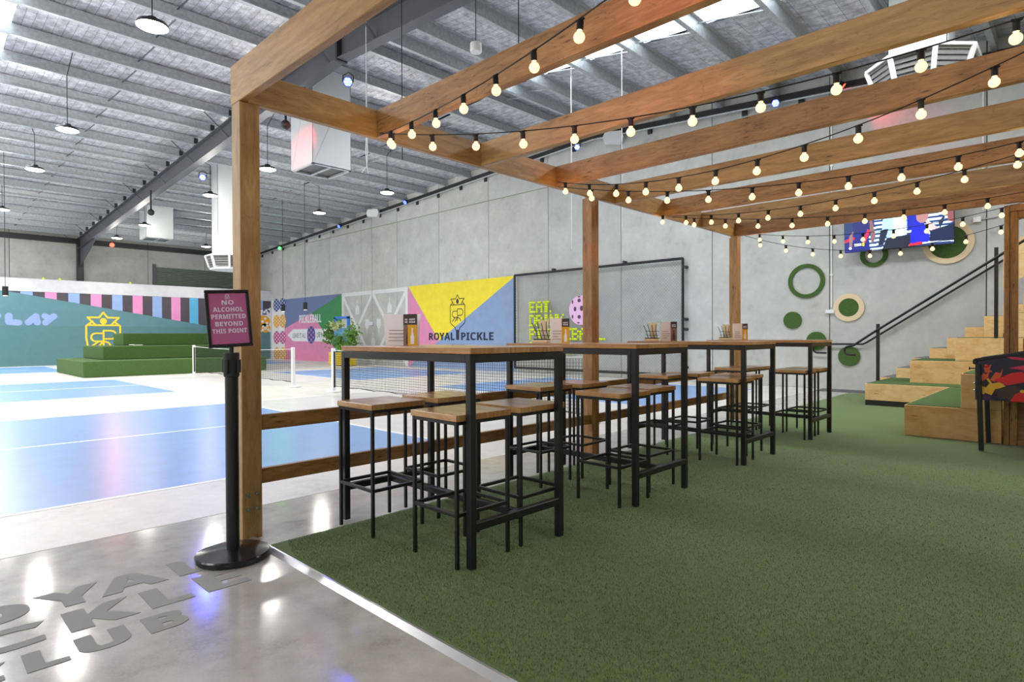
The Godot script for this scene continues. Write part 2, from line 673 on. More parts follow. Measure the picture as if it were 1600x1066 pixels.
func paint(c: Color) -> StandardMaterial3D:
	var m := mat(c, 0.62)
	if not M.has("paint_tex"):
		M.paint_tex = mixed(256, [[0.02, 3, 0.5, 71], [0.12, 2, 0.3, 72]], [rgb(232, 232, 232), rgb(255, 255, 255)])
	m.albedo_texture = M.paint_tex
	return world_tex(m, 0.5)

func glow(c: Color, e: float) -> StandardMaterial3D:
	var m := mat(c, 0.5)
	m.emission_enabled = true
	m.emission = c
	m.emission_energy_multiplier = e
	return m

func mesh_over_foil() -> ImageTexture:   # crinkled foil seen through safety wire
	var n := 512
	var a := noise_data(n, 0.02, 3, 81)
	var b := noise_data(n, 0.12, 2, 82)
	var out := PackedByteArray()
	out.resize(n * n * 3)
	for y in n:
		for x in n:
			var v: float = 212.0 + (a[y * n + x] - 127.5) * 0.30 + (b[y * n + x] - 127.5) * 0.16
			if x % 64 < 2 or y % 32 < 2:
				v -= 62.0
			var q := clampi(int(v), 0, 255)
			var j := (y * n + x) * 3
			out[j] = q
			out[j + 1] = q
			out[j + 2] = mini(255, q + 3)
	return ImageTexture.create_from_image(Image.create_from_data(n, n, false, Image.FORMAT_RGB8, out))

func wrinkles() -> ImageTexture:
	var n := FastNoiseLite.new()
	n.seed = 91
	n.frequency = 0.025
	n.fractal_octaves = 4
	n.fractal_type = FastNoiseLite.FRACTAL_RIDGED
	var im := n.get_seamless_image(512, 512)
	im.convert(Image.FORMAT_L8)
	im.bump_map_to_normal_map(3.0)
	return ImageTexture.create_from_image(im)


# ---------------------------------------------------------------- the hall
const JOINT0 := -1.33
const PANEL := 2.613

func hall() -> void:
	var fl := Node3D.new()
	add(fl, "floor")
	struct(fl, "polished grey concrete floor of the hall, running on as pale slab under the courts", "floor")
	var st := new_st()
	span(st, Vector3(-4.053, -0.2, WALL_Z), Vector3(EAST_X, 0, NEAR_Z), 0.003)
	obj(st, "polished_slab", M.polished, fl)
	st = new_st()
	span(st, Vector3(FAR_X, -0.2, WALL_Z), Vector3(-4.059, 0, NEAR_Z), 0.003)
	obj(st, "court_slab", M.slab, fl)
	# painted name, read along -z
	var tf := Transform3D(Basis(Vector3(0, 0, -1), Vector3(-1, 0, 0), Vector3(0, 1, 0)), Vector3(0, 0.0015, 0))
	var rows := [
		[3.132, 3.348, [["R", -0.13, 0.055], ["O", 0.085, 0.384], ["Y", 0.407, 0.646], ["A", 0.623, 0.889], ["L", 0.937, 1.10]]],
		[2.84, 3.063, [["P", -0.39, -0.19], ["I", -0.14, -0.07], ["C", 0.13, 0.405], ["K", 0.463, 0.70], ["L", 0.743, 0.912], ["E", 0.966, 1.157]]],
		[2.605, 2.769, [["C", 0.05, 0.257], ["L", 0.302, 0.425], ["U", 0.455, 0.622], ["B", 0.677, 0.823]]]]
	for r in rows:
		for l in r[2]:
			lettering(l[0], Vector2(l[1], r[0]), Vector2(l[2], r[1]), M.floor_ink, fl, tf, "floor_letter", 700, 0.001, 0.9)

	# mural wall of precast panels
	var wall := Node3D.new()
	add(wall, "wall_back")
	struct(wall, "tall grey precast concrete wall carrying the murals and the screen", "wall")
	st = new_st()
	span(st, Vector3(FAR_X - 0.2, -0.2, WALL_Z - 0.3), Vector3(EAST_X + 0.2, 7.6, WALL_Z - 0.03))
	obj(st, "backing", M.gap, wall)
	var xs := [EAST_X]
	for k in range(-3, 12):
		xs.append(JOINT0 - PANEL * k)
	xs.append(FAR_X)
	xs.sort()
	for i in xs.size() - 1:
		for row in [[0.0, 5.65], [5.672, 7.5]]:
			st = new_st()
			span(st, Vector3(xs[i] + 0.008, row[0], WALL_Z - 0.05), Vector3(xs[i + 1] - 0.008, row[1], WALL_Z), 0.006, Vector2(i * 1.7, row[0] * 0.3))
			obj(st, "concrete_panel", M.wall[(i * 2 + int(row[0])) % 3], wall)
	st = new_st()
	span(st, Vector3(FAR_X, 5.652, WALL_Z - 0.03), Vector3(-9.2, 5.67, WALL_Z - 0.004))
	obj(st, "caulk_line", M.caulk, wall)

	var far := Node3D.new()
	add(far, "wall_far")
	struct(far, "grey concrete wall rising behind the teal partition", "wall")
	st = new_st()
	span(st, Vector3(FAR_X - 0.3, -0.2, WALL_Z - 0.2), Vector3(FAR_X - 0.03, 6.4, NEAR_Z))
	obj(st, "backing", M.gap, far)
	var z := WALL_Z
	var k := 0
	while z < NEAR_Z:
		st = new_st()
		span(st, Vector3(FAR_X - 0.05, 0, z + 0.01), Vector3(FAR_X, 6.3, minf(z + 2.6, NEAR_Z) - 0.01), 0.006, Vector2(k * 1.3, 0))
		obj(st, "concrete_panel", M.wall[k % 3], far)
		z += 2.6
		k += 1
	for w in [["wall_east", Vector3(EAST_X, -0.2, WALL_Z), Vector3(EAST_X + 0.3, 7.6, NEAR_Z), "plain grey concrete wall on the stair side of the hall"], ["wall_front", Vector3(FAR_X, -0.2, NEAR_Z), Vector3(EAST_X, 7.6, NEAR_Z + 0.3), "plain grey concrete wall facing the mural wall"]]:
		st = new_st()
		span(st, w[1], w[2])
		struct(obj(st, w[0], M.wall[0]), w[3], "wall")

	# teal partition
	var part := Node3D.new()
	add(part, "wall_teal")
	struct(part, "long teal partition with a white fascia and pink, blue and dark stripes", "wall")
	st = new_st()
	span(st, Vector3(TEAL_X - 0.12, 0, WALL_Z), Vector3(TEAL_X, 3.04, 9.0))
	obj(st, "panel", M.teal_dark, part)
	st = new_st()
	span(st, Vector3(TEAL_X - 0.16, 3.04, WALL_Z), Vector3(TEAL_X + 0.02, 3.57, 9.0), 0.01)
	obj(st, "fascia", M.fascia, part)
	var tw := Transform3D(Basis(Vector3(0, 0, -1), Vector3(0, 1, 0), Vector3(1, 0, 0)), Vector3(TEAL_X, 0, 0))   # s = -z
	st = new_st()
	prism(st, PackedVector2Array([Vector2(-9, 1.645), Vector2(13.77, 1.645), Vector2(13.77, 3.04), Vector2(-9, 3.04)]), 0.002, 0.002, tw)
	obj(st, "upper_paint", M.teal, part)
	# stripes above a falling line
	var cols := [M.ink_dark, M.ink_blue, M.ink_dark, M.ink_pink]
	for i in 27:
		var s0 := 3.1 + i * 0.3935
		var s1 := s0 + 0.3935
		var b0 := 3.03 - (s0 - 3.05) * 0.1755
		var b1 := 3.03 - (s1 - 3.05) * 0.1755
		if s1 > 13.77:
			break
		st = new_st()
		prism(st, PackedVector2Array([Vector2(s0, b0), Vector2(s1, b1), Vector2(s1, 3.04), Vector2(s0, 3.04)]), 0.004, 0.004, tw)
		obj(st, "stripe", M.ink_cyan if i == 17 else cols[i % 4], part)
	# dotted letter shapes at the end of the partition
	st = new_st()
	prism(st, PackedVector2Array([Vector2(12.4, 0.0), Vector2(13.76, 0.0), Vector2(13.76, 2.7), Vector2(13.1, 2.42), Vector2(12.4, 2.2)]), 0.006, 0.006, tw)
	obj(st, "white_field", M.m_white, part)
	st = new_st()
	prism(st, PackedVector2Array([Vector2(12.5, 0.0), Vector2(13.72, 0.0), Vector2(13.72, 1.42), Vector2(12.5, 1.42)]), 0.007, 0.007, tw)
	obj(st, "dark_field", M.teal_dark, part)
	dotted_blob(part, tw, Vector2(13.4, 2.47), Vector2(0.3, 0.16), M.m_ball_blue)
	dotted_blob(part, tw, Vector2(13.3, 1.98), Vector2(0.42, 0.3), M.m_ball_gold)
	dotted_blob(part, tw, Vector2(13.45, 1.62), Vector2(0.27, 0.24), M.m_ball_gold)
	# crest in gold outline
	st = new_st()
	for l in crest_lines():
		var pts := []
		for p in l:
			pts.append(Vector2(6.32 - 0.012 + p.x * 0.645, 1.66 + p.y * 0.645))
		stroke(st, pts, 0.075, 0.009, tw, 8)
	prism(st, circle(Vector2(6.31, 1.87), 0.13, 0.14), 0.009, 0.009, tw)
	obj(st, "crest", M.gold, part)
	# fat rounded PLAY
	st = new_st()
	var w2 := 0.24
	var shapes := [
		[Vector2(2.5, 1.79), Vector2(2.5, 2.03), Vector2(2.78, 2.03)],
		[Vector2(3.13, 2.04), Vector2(3.13, 1.79), Vector2(3.43, 1.77)],
		[Vector2(3.74, 1.78), Vector2(3.98, 2.04), Vector2(4.02, 1.78)],
		[Vector2(4.28, 2.05), Vector2(4.36, 1.98)], [Vector2(4.30, 1.78), Vector2(4.57, 2.05)]]
	for s in shapes:
		stroke(st, s, w2, 0.005, tw, 18)
	obj(st, "wall_lettering", M.ink_lilac, part)
	# small yellow ball finials on the fascia
	st = new_st()
	for s in [4.25, 4.8, 7.35]:
		lathe(st, ball_profile(0.05, 6), Transform3D(Basis(), Vector3(TEAL_X - 0.05, 3.6, -s)), 10)
	obj(st, "ball_finial", M.tennis, part)
	# roller door and eave beam on the far wall
	var dr := Node3D.new()
	add(dr, "door_1")
	struct(dr, "grey-green ribbed roller door above the teal partition", "door")
	st = new_st()
	span(st, Vector3(FAR_X + 0.02, 0, -12.95), Vector3(FAR_X + 0.06, 4.6, -8.9))
	obj(st, "panel", M.door, dr)
	for i in 16:
		st = new_st()
		cyl(st, Vector3(FAR_X + 0.06, 3.3 + i * 0.085, -12.95), Vector3(FAR_X + 0.06, 3.3 + i * 0.085, -8.9), 0.038, 8)
		obj(st, "slat", M.door, dr)
	for zz in [-13.02, -8.83]:
		st = new_st()
		span(st, Vector3(FAR_X, 0, zz - 0.06), Vector3(FAR_X + 0.12, 4.75, zz + 0.06))
		obj(st, "jamb", M.steel, dr)
	st = new_st()
	span(st, Vector3(FAR_X, 5.4, WALL_Z), Vector3(FAR_X + 0.25, 5.62, NEAR_Z))
	struct(obj(st, "trim_eave", M.dark_steel), "dark steel eave channel along the top of the far wall", "beam")

func dotted_blob(parent: Node, tf: Transform3D, c: Vector2, r: Vector2, m: Material) -> void:
	var st := new_st()
	prism(st, circle(c, r.x, r.y, 20), 0.008, 0.008, tf)
	var o := obj(st, "dotted_shape", m, parent)
	st = new_st()
	for d in [Vector2(-0.45, 0.3), Vector2(0.35, 0.45), Vector2(0, -0.1), Vector2(0.55, -0.35), Vector2(-0.5, -0.45)]:
		prism(st, circle(c + d * r, 0.07, 0.07, 10), 0.010, 0.010, tf)
	obj(st, "dots", M.m_white, o)

func ball_profile(r: float, n: int) -> Array:
	var out := []
	for i in n + 1:
		var a := -PI / 2 + PI * i / n
		out.append([maxf(r * cos(a), 0.0), r * sin(a)])
	return out

func crest_lines() -> Array:   # crown, bowl and monogram; unit about 1 = half the width
	return [
		[Vector2(0, 0.92), Vector2(0.24, 0.57), Vector2(0.9, 0.57), Vector2(0.43, 0.05), Vector2(-0.43, 0.05), Vector2(-0.9, 0.57), Vector2(-0.24, 0.57), Vector2(0, 0.92)],
		[Vector2(0.62, 0.3), Vector2(0.97, 0.0)], [Vector2(-0.62, 0.3), Vector2(-0.97, 0.0)], [Vector2(0.43, 0.05), Vector2(0.9, 0.05)], [Vector2(-0.43, 0.05), Vector2(-0.9, 0.05)],
		[Vector2(-0.97, 0.0), Vector2(-0.97, -0.8), Vector2(-0.9, -1.3), Vector2(-0.68, -1.75)], [Vector2(0.97, 0.0), Vector2(0.97, -0.8), Vector2(0.9, -1.3), Vector2(0.68, -1.75)],
		[Vector2(0, -1.35), Vector2(0, -0.32), Vector2(0.45, -0.32)] + arc(Vector2(0.45, -0.6), 0.27, 0.28, 90, -90, 8) + [Vector2(0, -0.88)],
		[Vector2(0, -0.5), Vector2(-0.45, -0.5)] + arc(Vector2(-0.45, -0.77), 0.25, 0.27, 90, 270, 8) + [Vector2(0, -1.04)],
		[Vector2(-0.3, -1.06), Vector2(-0.68, -1.38)], [Vector2(-0.05, -1.1), Vector2(-0.3, -1.4)], [Vector2(0.05, -1.05), Vector2(0.3, -1.15), Vector2(0.42, -1.36)]]


# ---------------------------------------------------------------- roof: sheets of foil over purlins on a steel frame
func purlin_xs() -> Array:
	var out := []
	for k in range(-1, 17):
		out.append(-12.80 - 1.232 * k)
	for x in [-10.33, -9.62, -8.79, -7.53, -6.25, -4.97, -3.70, -2.45, -1.18, 0.08, 1.35, 2.62, 3.88, 5.15, 6.42, 7.68]:
		out.append(x)
	out.sort()
	return out

func roof() -> void:
	var rf := Node3D.new()
	add(rf, "ceiling")
	struct(rf, "low pitched roof underside of silver foil sheets between steel purlins", "ceiling")
	var px := purlin_xs()
	var edges := [FAR_X] + px + [EAST_X]
	# foil: between purlins, left open where the translucent strips are; each sheet sags a little
	var zs := [[WALL_Z, SKY_STRIPS[0][0]], [SKY_STRIPS[0][1], SKY_STRIPS[1][0]], [SKY_STRIPS[1][1], SKY_STRIPS[2][0]], [SKY_STRIPS[2][1], NEAR_Z]]
	for i in edges.size() - 1:
		var x0: float = edges[i]
		var x1: float = edges[i + 1]
		for zz in zs:
			var st := new_st()
			var nx := 6
			var nz := 8
			for a in nx:
				for b in nz:
					var p := func(ka: int, kb: int) -> Vector3:
						var t := float(ka) / nx
						var s := float(kb) / nz
						var x := lerpf(x0, x1, t)
						var sag := 0.05 * sin(PI * t) * (0.7 + 0.3 * sin(s * 9.0 + i * 2.1))
						return Vector3(x, roof_y(x) - sag * minf(1.0, (x1 - x0)), lerpf(zz[0], zz[1], s))
					var q := [p.call(a, b), p.call(a + 1, b), p.call(a + 1, b + 1), p.call(a, b + 1)]
					var uv := []
					for e in q:
						uv.append(Vector2(e.x, e.z))
					quad(st, q[0], q[1], q[2], q[3], uv[0], uv[1], uv[2], uv[3])
			st.index()
			st.generate_normals()
			obj(st, "foil_sheet", M.foil, rf)
		for s in SKY_STRIPS:
			var st := new_st()
			quad(st, Vector3(x0, roof_y(x0) + 0.0, s[0]), Vector3(x1, roof_y(x1) + 0.0, s[0]), Vector3(x1, roof_y(x1) + 0.0, s[1]), Vector3(x0, roof_y(x0) + 0.0, s[1]), Vector2(x0, s[0]), Vector2(x1, s[0]), Vector2(x1, s[1]), Vector2(x0, s[1]))
			var lit: bool = x0 >= s[2] and x1 <= s[3]
			obj(st, "skylight_window" if lit else "foil_sheet", M.sky_glow if lit else M.foil, rf)
	# outer skin keeps the sky out
	var sk := new_st()
	for seg in [[FAR_X - 0.3, -10.0], [-10.0, EAST_X + 0.3]]:
		var c := Vector3((seg[0] + seg[1]) / 2, (roof_y(seg[0] + 0.001) + roof_y(seg[1] - 0.001)) / 2 + 0.16, (WALL_Z + NEAR_Z) / 2)
		box(sk, c, Vector3(seg[1] - seg[0] + 0.05, 0.08, NEAR_Z - WALL_Z + 0.8), 0.0, Basis(Vector3.BACK, atan2(roof_y(seg[1] - 0.001) - roof_y(seg[0] + 0.001), seg[1] - seg[0])))
	obj(sk, "roof_skin", M.steel, rf)
	# purlins: zed sections
	for x in px:
		var st := new_st()
		var y := roof_y(x)
		var sgn := 1.0 if x < -10.0 else -1.0
		span(st, Vector3(x - 0.004, y - 0.245, WALL_Z), Vector3(x + 0.004, y - 0.012, NEAR_Z))
		span(st, Vector3(x, y - 0.25, WALL_Z), Vector3(x + 0.085 * sgn, y - 0.243, NEAR_Z))
		span(st, Vector3(x + 0.078 * sgn, y - 0.245, WALL_Z), Vector3(x + 0.085 * sgn, y - 0.225, NEAR_Z))
		span(st, Vector3(x, y - 0.016, WALL_Z), Vector3(x - 0.07 * sgn, y - 0.010, NEAR_Z))
		obj(st, "purlin", M.zinc, rf)
	# bridging rods between purlins
	for zz in [-3.5, -9.9, 4.5]:
		for i in px.size() - 1:
			var st := new_st()
			var x0: float = px[i]
			var x1: float = px[i + 1]
			if zz < -9.0 and x0 < -9.0:
				tube(st, [Vector3(x0, roof_y(x0) - 0.08, zz - 0.6), Vector3(x1, roof_y(x1) - 0.2, zz - 0.6)], 0.012, 5)
			else:
				tube(st, [Vector3(x0, roof_y(x0) - 0.06, zz), Vector3(x1, roof_y(x1) - 0.21, zz)], 0.014, 5)
			obj(st, "bridging_rod", M.steel if zz > -9.0 else M.zinc, rf)
	# portal frames
	for zf in [-5.8, 3.2, WALL_Z + 0.2]:
		if zf < -13.0:
			continue
		var fr := Node3D.new()
		add(fr, "trim_portal")
		struct(fr, "dark steel portal rafter crossing the roof on end columns" if zf < 0 else "dark steel portal rafter across the roof nearer the front wall", "beam")
		for seg in [[FAR_X, -10.0], [-10.0, EAST_X]]:
			var a := Vector3(seg[0], roof_y(seg[0] + 0.001) - 0.33, zf)
			var b := Vector3(seg[1], roof_y(seg[1] - 0.001) - 0.33, zf)
			var l := a.distance_to(b)
			var bs := Basis(Vector3.BACK, atan2(b.y - a.y, b.x - a.x))
			var mid := (a + b) / 2
			var st := new_st()
			box(st, mid - bs.y * 0.22, Vector3(l, 0.42, 0.014), 0.0, bs)
			obj(st, "web", M.steel, fr)
			st = new_st()
			box(st, mid, Vector3(l, 0.018, 0.21), 0.0, bs)
			obj(st, "top_flange", M.steel, fr)
			st = new_st()
			box(st, mid - bs.y * 0.45, Vector3(l, 0.018, 0.21), 0.0, bs)
			obj(st, "bottom_flange", M.steel, fr)
		# end plates at the ridge and at a splice, haunch and columns
		for x in [-10.0, -12.9]:
			var st := new_st()
			span(st, Vector3(x - 0.03, roof_y(x) - 0.82, zf - 0.11), Vector3(x + 0.03, roof_y(x) - 0.3, zf + 0.11))
			obj(st, "end_plate", M.dark_steel, fr)
		var hst := new_st()
		prism(hst, PackedVector2Array([Vector2(FAR_X + 0.2, roof_y(FAR_X) - 0.78), Vector2(FAR_X + 0.2, roof_y(FAR_X) - 1.5), Vector2(FAR_X + 3.2, roof_y(FAR_X + 3.2) - 0.79)]), -0.007, 0.007, Transform3D(Basis(), Vector3(0, 0, zf)))
		bar(hst, Vector3(FAR_X + 0.2, roof_y(FAR_X) - 1.5, zf), Vector3(FAR_X + 3.2, roof_y(FAR_X + 3.2) - 0.79, zf), 0.018, 0.2)
		obj(hst, "haunch", M.steel, fr)
		for x in [FAR_X + 0.16, EAST_X - 0.16]:
			var st := new_st()
			span(st, Vector3(x - 0.15, 0, zf - 0.1), Vector3(x + 0.15, roof_y(x) - 0.34, zf + 0.1), 0.01)
			obj(st, "column", M.dark_steel, fr)
		# cleats and fly braces under the purlins
		for i in px.size():
			var x: float = px[i]
			var st := new_st()
			span(st, Vector3(x - 0.02, roof_y(x) - 0.33, zf - 0.05), Vector3(x + 0.02, roof_y(x) - 0.05, zf + 0.05))
			obj(st, "cleat", M.dark_steel, fr)
			if i % 2 == 0:
				st = new_st()
				bar(st, Vector3(x, roof_y(x) - 0.25, zf + 0.62), Vector3(x, roof_y(x) - 0.74, zf + 0.03), 0.045, 0.008)
				obj(st, "fly_brace", M.dark_steel, fr)
	# dark channel along the top of the mural wall, with its brackets
	var tr := Node3D.new()
	add(tr, "trim_channel")
	struct(tr, "dark steel channel bolted along the top of the mural wall", "trim")
	for seg in [[FAR_X, -10.0], [-10.0, EAST_X]]:
		var a := Vector3(seg[0], roof_y(seg[0] + 0.001) - 0.31, WALL_Z + 0.05)
		var b := Vector3(seg[1], roof_y(seg[1] - 0.001) - 0.31, WALL_Z + 0.05)
		var bs := Basis(Vector3.BACK, atan2(b.y - a.y, b.x - a.x))
		var st := new_st()
		box(st, (a + b) / 2, Vector3(a.distance_to(b), 0.14, 0.012), 0.0, bs)
		box(st, (a + b) / 2 + bs.y * -0.07 + Vector3(0, 0, 0.03), Vector3(a.distance_to(b), 0.012, 0.1), 0.0, bs)
		obj(st, "channel", M.dark_steel, tr)
		st = new_st()
		tube(st, [a + Vector3(0, -0.13, 0.12), b + Vector3(0, -0.13, 0.12)], 0.022, 6)
		obj(st, "conduit", M.zinc, tr)
	var bx := FAR_X + 1.0
	while bx < 4.0:
		var st := new_st()
		var y := roof_y(bx) - 0.44
		span(st, Vector3(bx - 0.06, y - 0.1, WALL_Z + 0.0), Vector3(bx + 0.06, y + 0.06, WALL_Z + 0.05), 0.006)
		obj(st, "bracket", M.dark_steel, tr)
		bx += 1.25


# ---------------------------------------------------------------- courts
func flat(st: SurfaceTool, x0: float, z0: float, x1: float, z1: float, h := 0.0015) -> void:
	span(st, Vector3(x0, -0.002, z0), Vector3(x1, h, z1))

func courts() -> void:
	var defs := [[-10.75, -5.02, -8.0, "blue painted court next to the pergola rail"], [-19.14, -13.79, -16.5, "middle blue painted court in front of the green turf steps"], [-30.1, -24.8, -27.4, "blue painted court along the teal partition"]]
	for d in defs:
		var t := thing("court_surface", d[3], "court", Vector3.ZERO)
		for zz in [[-12.65, -8.44], [-4.14, 0.07]]:
			var st := new_st()
			flat(st, d[0], zz[0], d[1], zz[1])
			obj(st, "blue_zone", M.blue, t)
		var st2 := new_st()
		flat(st2, d[0], -8.44, d[1], -4.14)
		obj(st2, "kitchen_zone", M.kitchen, t)
		for l in [[d[0] - 0.025, -12.68, d[0] + 0.025, 0.1], [d[1] - 0.025, -12.68, d[1] + 0.025, 0.1], [d[0], -8.465, d[1], -8.415], [d[0], -4.165, d[1], -4.115], [d[0], -12.68, d[1], -12.63], [d[2] - 0.025, -12.65, d[2] + 0.025, -8.44], [d[2] - 0.025, -4.14, d[2] + 0.025, 0.07]]:
			var st := new_st()
			flat(st, l[0], l[1], l[2], l[3], 0.0024)
			obj(st, "court_line", M.line, t)
	net(-11.25, -4.72, "court net with white posts beside the pergola rail")
	net(-19.59, -13.06, "court net with white posts in front of the green turf steps")
	# green steps against the teal wall
	var g := thing("turf_steps", "three tier steps covered in green turf against the teal wall", "steps")
	for s in [[-24.6, -20.55, 0.0, 0.465, -8.95, -3.69], [-24.6, -21.82, 0.465, 0.88, -8.95, -4.42], [-24.6, -23.3, 0.88, 1.297, -8.95, -5.3]]:
		var st := new_st()
		span(st, Vector3(s[0], s[2], s[4]), Vector3(s[1], s[3], s[5]), 0.02)
		obj(st, "step", M.turf_deco, g)
	var pd := thing("paddle", "white paddle lying on the middle tier of the turf steps", "paddle", Vector3(-22.75, 0.88, -5.5), 0.6)
	var ps := new_st()
	prism(ps, circle(Vector2(0.12, 0), 0.17, 0.1, 16), 0.012, 0.03, Transform3D(Basis(Vector3.RIGHT, -PI / 2), Vector3.ZERO))
	obj(ps, "face", M.white, pd)
	ps = new_st()
	box(ps, Vector3(-0.12, 0.03, 0), Vector3(0.18, 0.025, 0.035), 0.006)
	obj(ps, "handle", M.white, pd)
	# planted stand on the far side
	planted_stand()

func net(x0: float, x1: float, label: String) -> void:
	var t := thing("court_net", label, "net", Vector3(0, 0, -6.3))
	var top := 0.9
	for x in [x0, x1]:
		var st := new_st()
		span(st, Vector3(x - 0.035, 0.03, -0.035), Vector3(x + 0.035, top + 0.01, 0.035), 0.008)
		obj(st, "post", M.white, t)
		st = new_st()
		lathe(st, [[0.0, 0.0], [0.17, 0.0], [0.17, 0.02], [0.05, 0.04], [0.0, 0.04]], Transform3D(Basis(), Vector3(x, 0.002, 0)), 20)
		obj(st, "foot", M.white, t)
	var a := x0 + 0.04
	var b := x1 - 0.04
	var sag := func(x: float) -> float: return 0.05 * 4.0 * (x - a) * (b - x) / ((b - a) * (b - a))
	var tape := new_st()
	var low := new_st()
	var n := 26
	for i in n:
		var xa := lerpf(a, b, float(i) / n)
		var xb := lerpf(a, b, float(i + 1) / n)
		bar(tape, Vector3(xa, top - 0.03 - sag.call(xa), 0), Vector3(xb, top - 0.03 - sag.call(xb), 0), 0.055, 0.008)
		var ya := 0.12 + 0.012 * sin(i * 1.9)
		var yb := 0.12 + 0.012 * sin((i + 1) * 1.9)
		if i == 0:
			ya = 0.12
		bar(low, Vector3(xa, ya, 0), Vector3(xb, yb, 0), 0.035, 0.006)
	bar(low, Vector3(a, 0.1, 0), Vector3(a, top - 0.06, 0), 0.03, 0.006)
	bar(low, Vector3(b, 0.1, 0), Vector3(b, top - 0.06, 0), 0.03, 0.006)
	obj(tape, "white_tape", M.white, t)
	obj(low, "black_hem", M.black_matte, t)
	var cords := new_st()
	var x := a
	while x < b:
		bar(cords, Vector3(x, 0.12, 0), Vector3(x, top - 0.05 - sag.call(x), 0), 0.0042, 0.0042)
		x += 0.05
	for k in 15:
		for i in 8:
			var xa := lerpf(a, b, i / 8.0)
			var xb := lerpf(a, b, (i + 1) / 8.0)
			var ya: float = lerpf(0.13, top - 0.06 - sag.call(xa), k / 15.0)
			var yb: float = lerpf(0.13, top - 0.06 - sag.call(xb), k / 15.0)
			bar(cords, Vector3(xa, ya, 0), Vector3(xb, yb, 0), 0.0042, 0.0042)
	obj(cords, "net_cords", M.black_matte, t).set_meta("kind", "stuff")

func planted_stand() -> void:
	var c := Vector3(-21.5, 0, -12.45)
	var t := thing("planted_stand", "blue metal frame stand with trailing plants over a yellow crate", "stand", c)
	for x in [-0.52, 0.45]:
		var st := new_st()
		span(st, Vector3(x - 0.05, 0, -0.05), Vector3(x + 0.05, 1.95, 0.05), 0.006)
		obj(st, "upright", M.stand_blue, t)
	var s2 := new_st()
	span(s2, Vector3(-0.57, 1.86, -0.05), Vector3(0.5, 1.96, 0.05), 0.006)
	obj(s2, "crossbar", M.stand_blue, t)
	s2 = new_st()
	span(s2, Vector3(-0.57, 0.98, 0.0), Vector3(0.55, 1.5, 0.07), 0.006)
	obj(s2, "panel", M.stand_pale, t)
	for k in 6:
		var st := new_st()
		span(st, Vector3(-0.58, 0.03 + k * 0.085, -0.2), Vector3(0.7, 0.1 + k * 0.085, 0.3), 0.006)
		obj(st, "crate_slat", M.crate, t)
	var r := RandomNumberGenerator.new()
	r.seed = 3
	for b in [[Vector3(-0.75, 1.25, 0.1), Vector3(0.28, 0.42, 0.3), M.leaf, 320], [Vector3(0.85, 1.2, 0.1), Vector3(0.34, 0.45, 0.3), M.leaf, 340], [Vector3(0.1, 0.95, 0.2), Vector3(0.3, 0.35, 0.2), M.leaf, 220], [Vector3(-0.2, 1.62, 0.15), Vector3(0.35, 0.16, 0.2), M.leaf_pale, 200], [Vector3(0.6, 0.72, 0.2), Vector3(0.4, 0.2, 0.25), M.leaf, 200]]:
		var st := new_st()
		for i in b[3]:
			var p: Vector3 = b[0] + Vector3(r.randfn(), r.randfn(), r.randfn()) * 0.45 * b[1]
			var d := Vector3(r.randf_range(-1, 1), r.randf_range(-1, 0.6), r.randf_range(-1, 1)).normalized()
			var s := d.cross(Vector3(r.randf(), 1, r.randf())).normalized()
			var l := r.randf_range(0.09, 0.17)
			var m := p + d * l * 0.5 + d.cross(s) * 0.02
			tri(st, p, m + s * l * 0.3, p + d * l)
			tri(st, p, p + d * l, m - s * l * 0.3)
		var o := obj(st, "foliage", b[2], t)
		o.set_meta("kind", "stuff")


# ---------------------------------------------------------------- murals on the back wall
func poly(parent: Node, called: String, m: Material, pts: Array, tf: Transform3D, z := 0.0) -> MeshInstance3D:
	var st := new_st()
	prism(st, PackedVector2Array(pts), z, z, tf)
	return obj(st, called, m, parent)

func ball_print(parent: Node, c: Vector2, rx: float, ry: float, m: Material, hole_m: Material, tf: Transform3D, z: float) -> void:
	var o := poly(parent, "ball_print", m, Array(circle(c, rx, ry, 28)), tf, z)
	for h in [[0, 0], [0.0, 0.55], [0.0, -0.55], [0.5, 0.28], [-0.5, 0.28], [0.5, -0.28], [-0.5, -0.28], [0.38, 0.78], [-0.38, 0.78], [0.38, -0.78], [-0.38, -0.78], [0.86, 0.0], [-0.86, 0.0]]:
		var k: float = 0.15 if Vector2(h[0], h[1]).length() < 0.7 else 0.1
		var st := new_st()
		prism(st, circle(c + Vector2(h[0] * rx, h[1] * ry), k * rx, k * ry, 10), z + 0.001, z + 0.001, tf)
		obj(st, "ball_hole", hole_m, o)

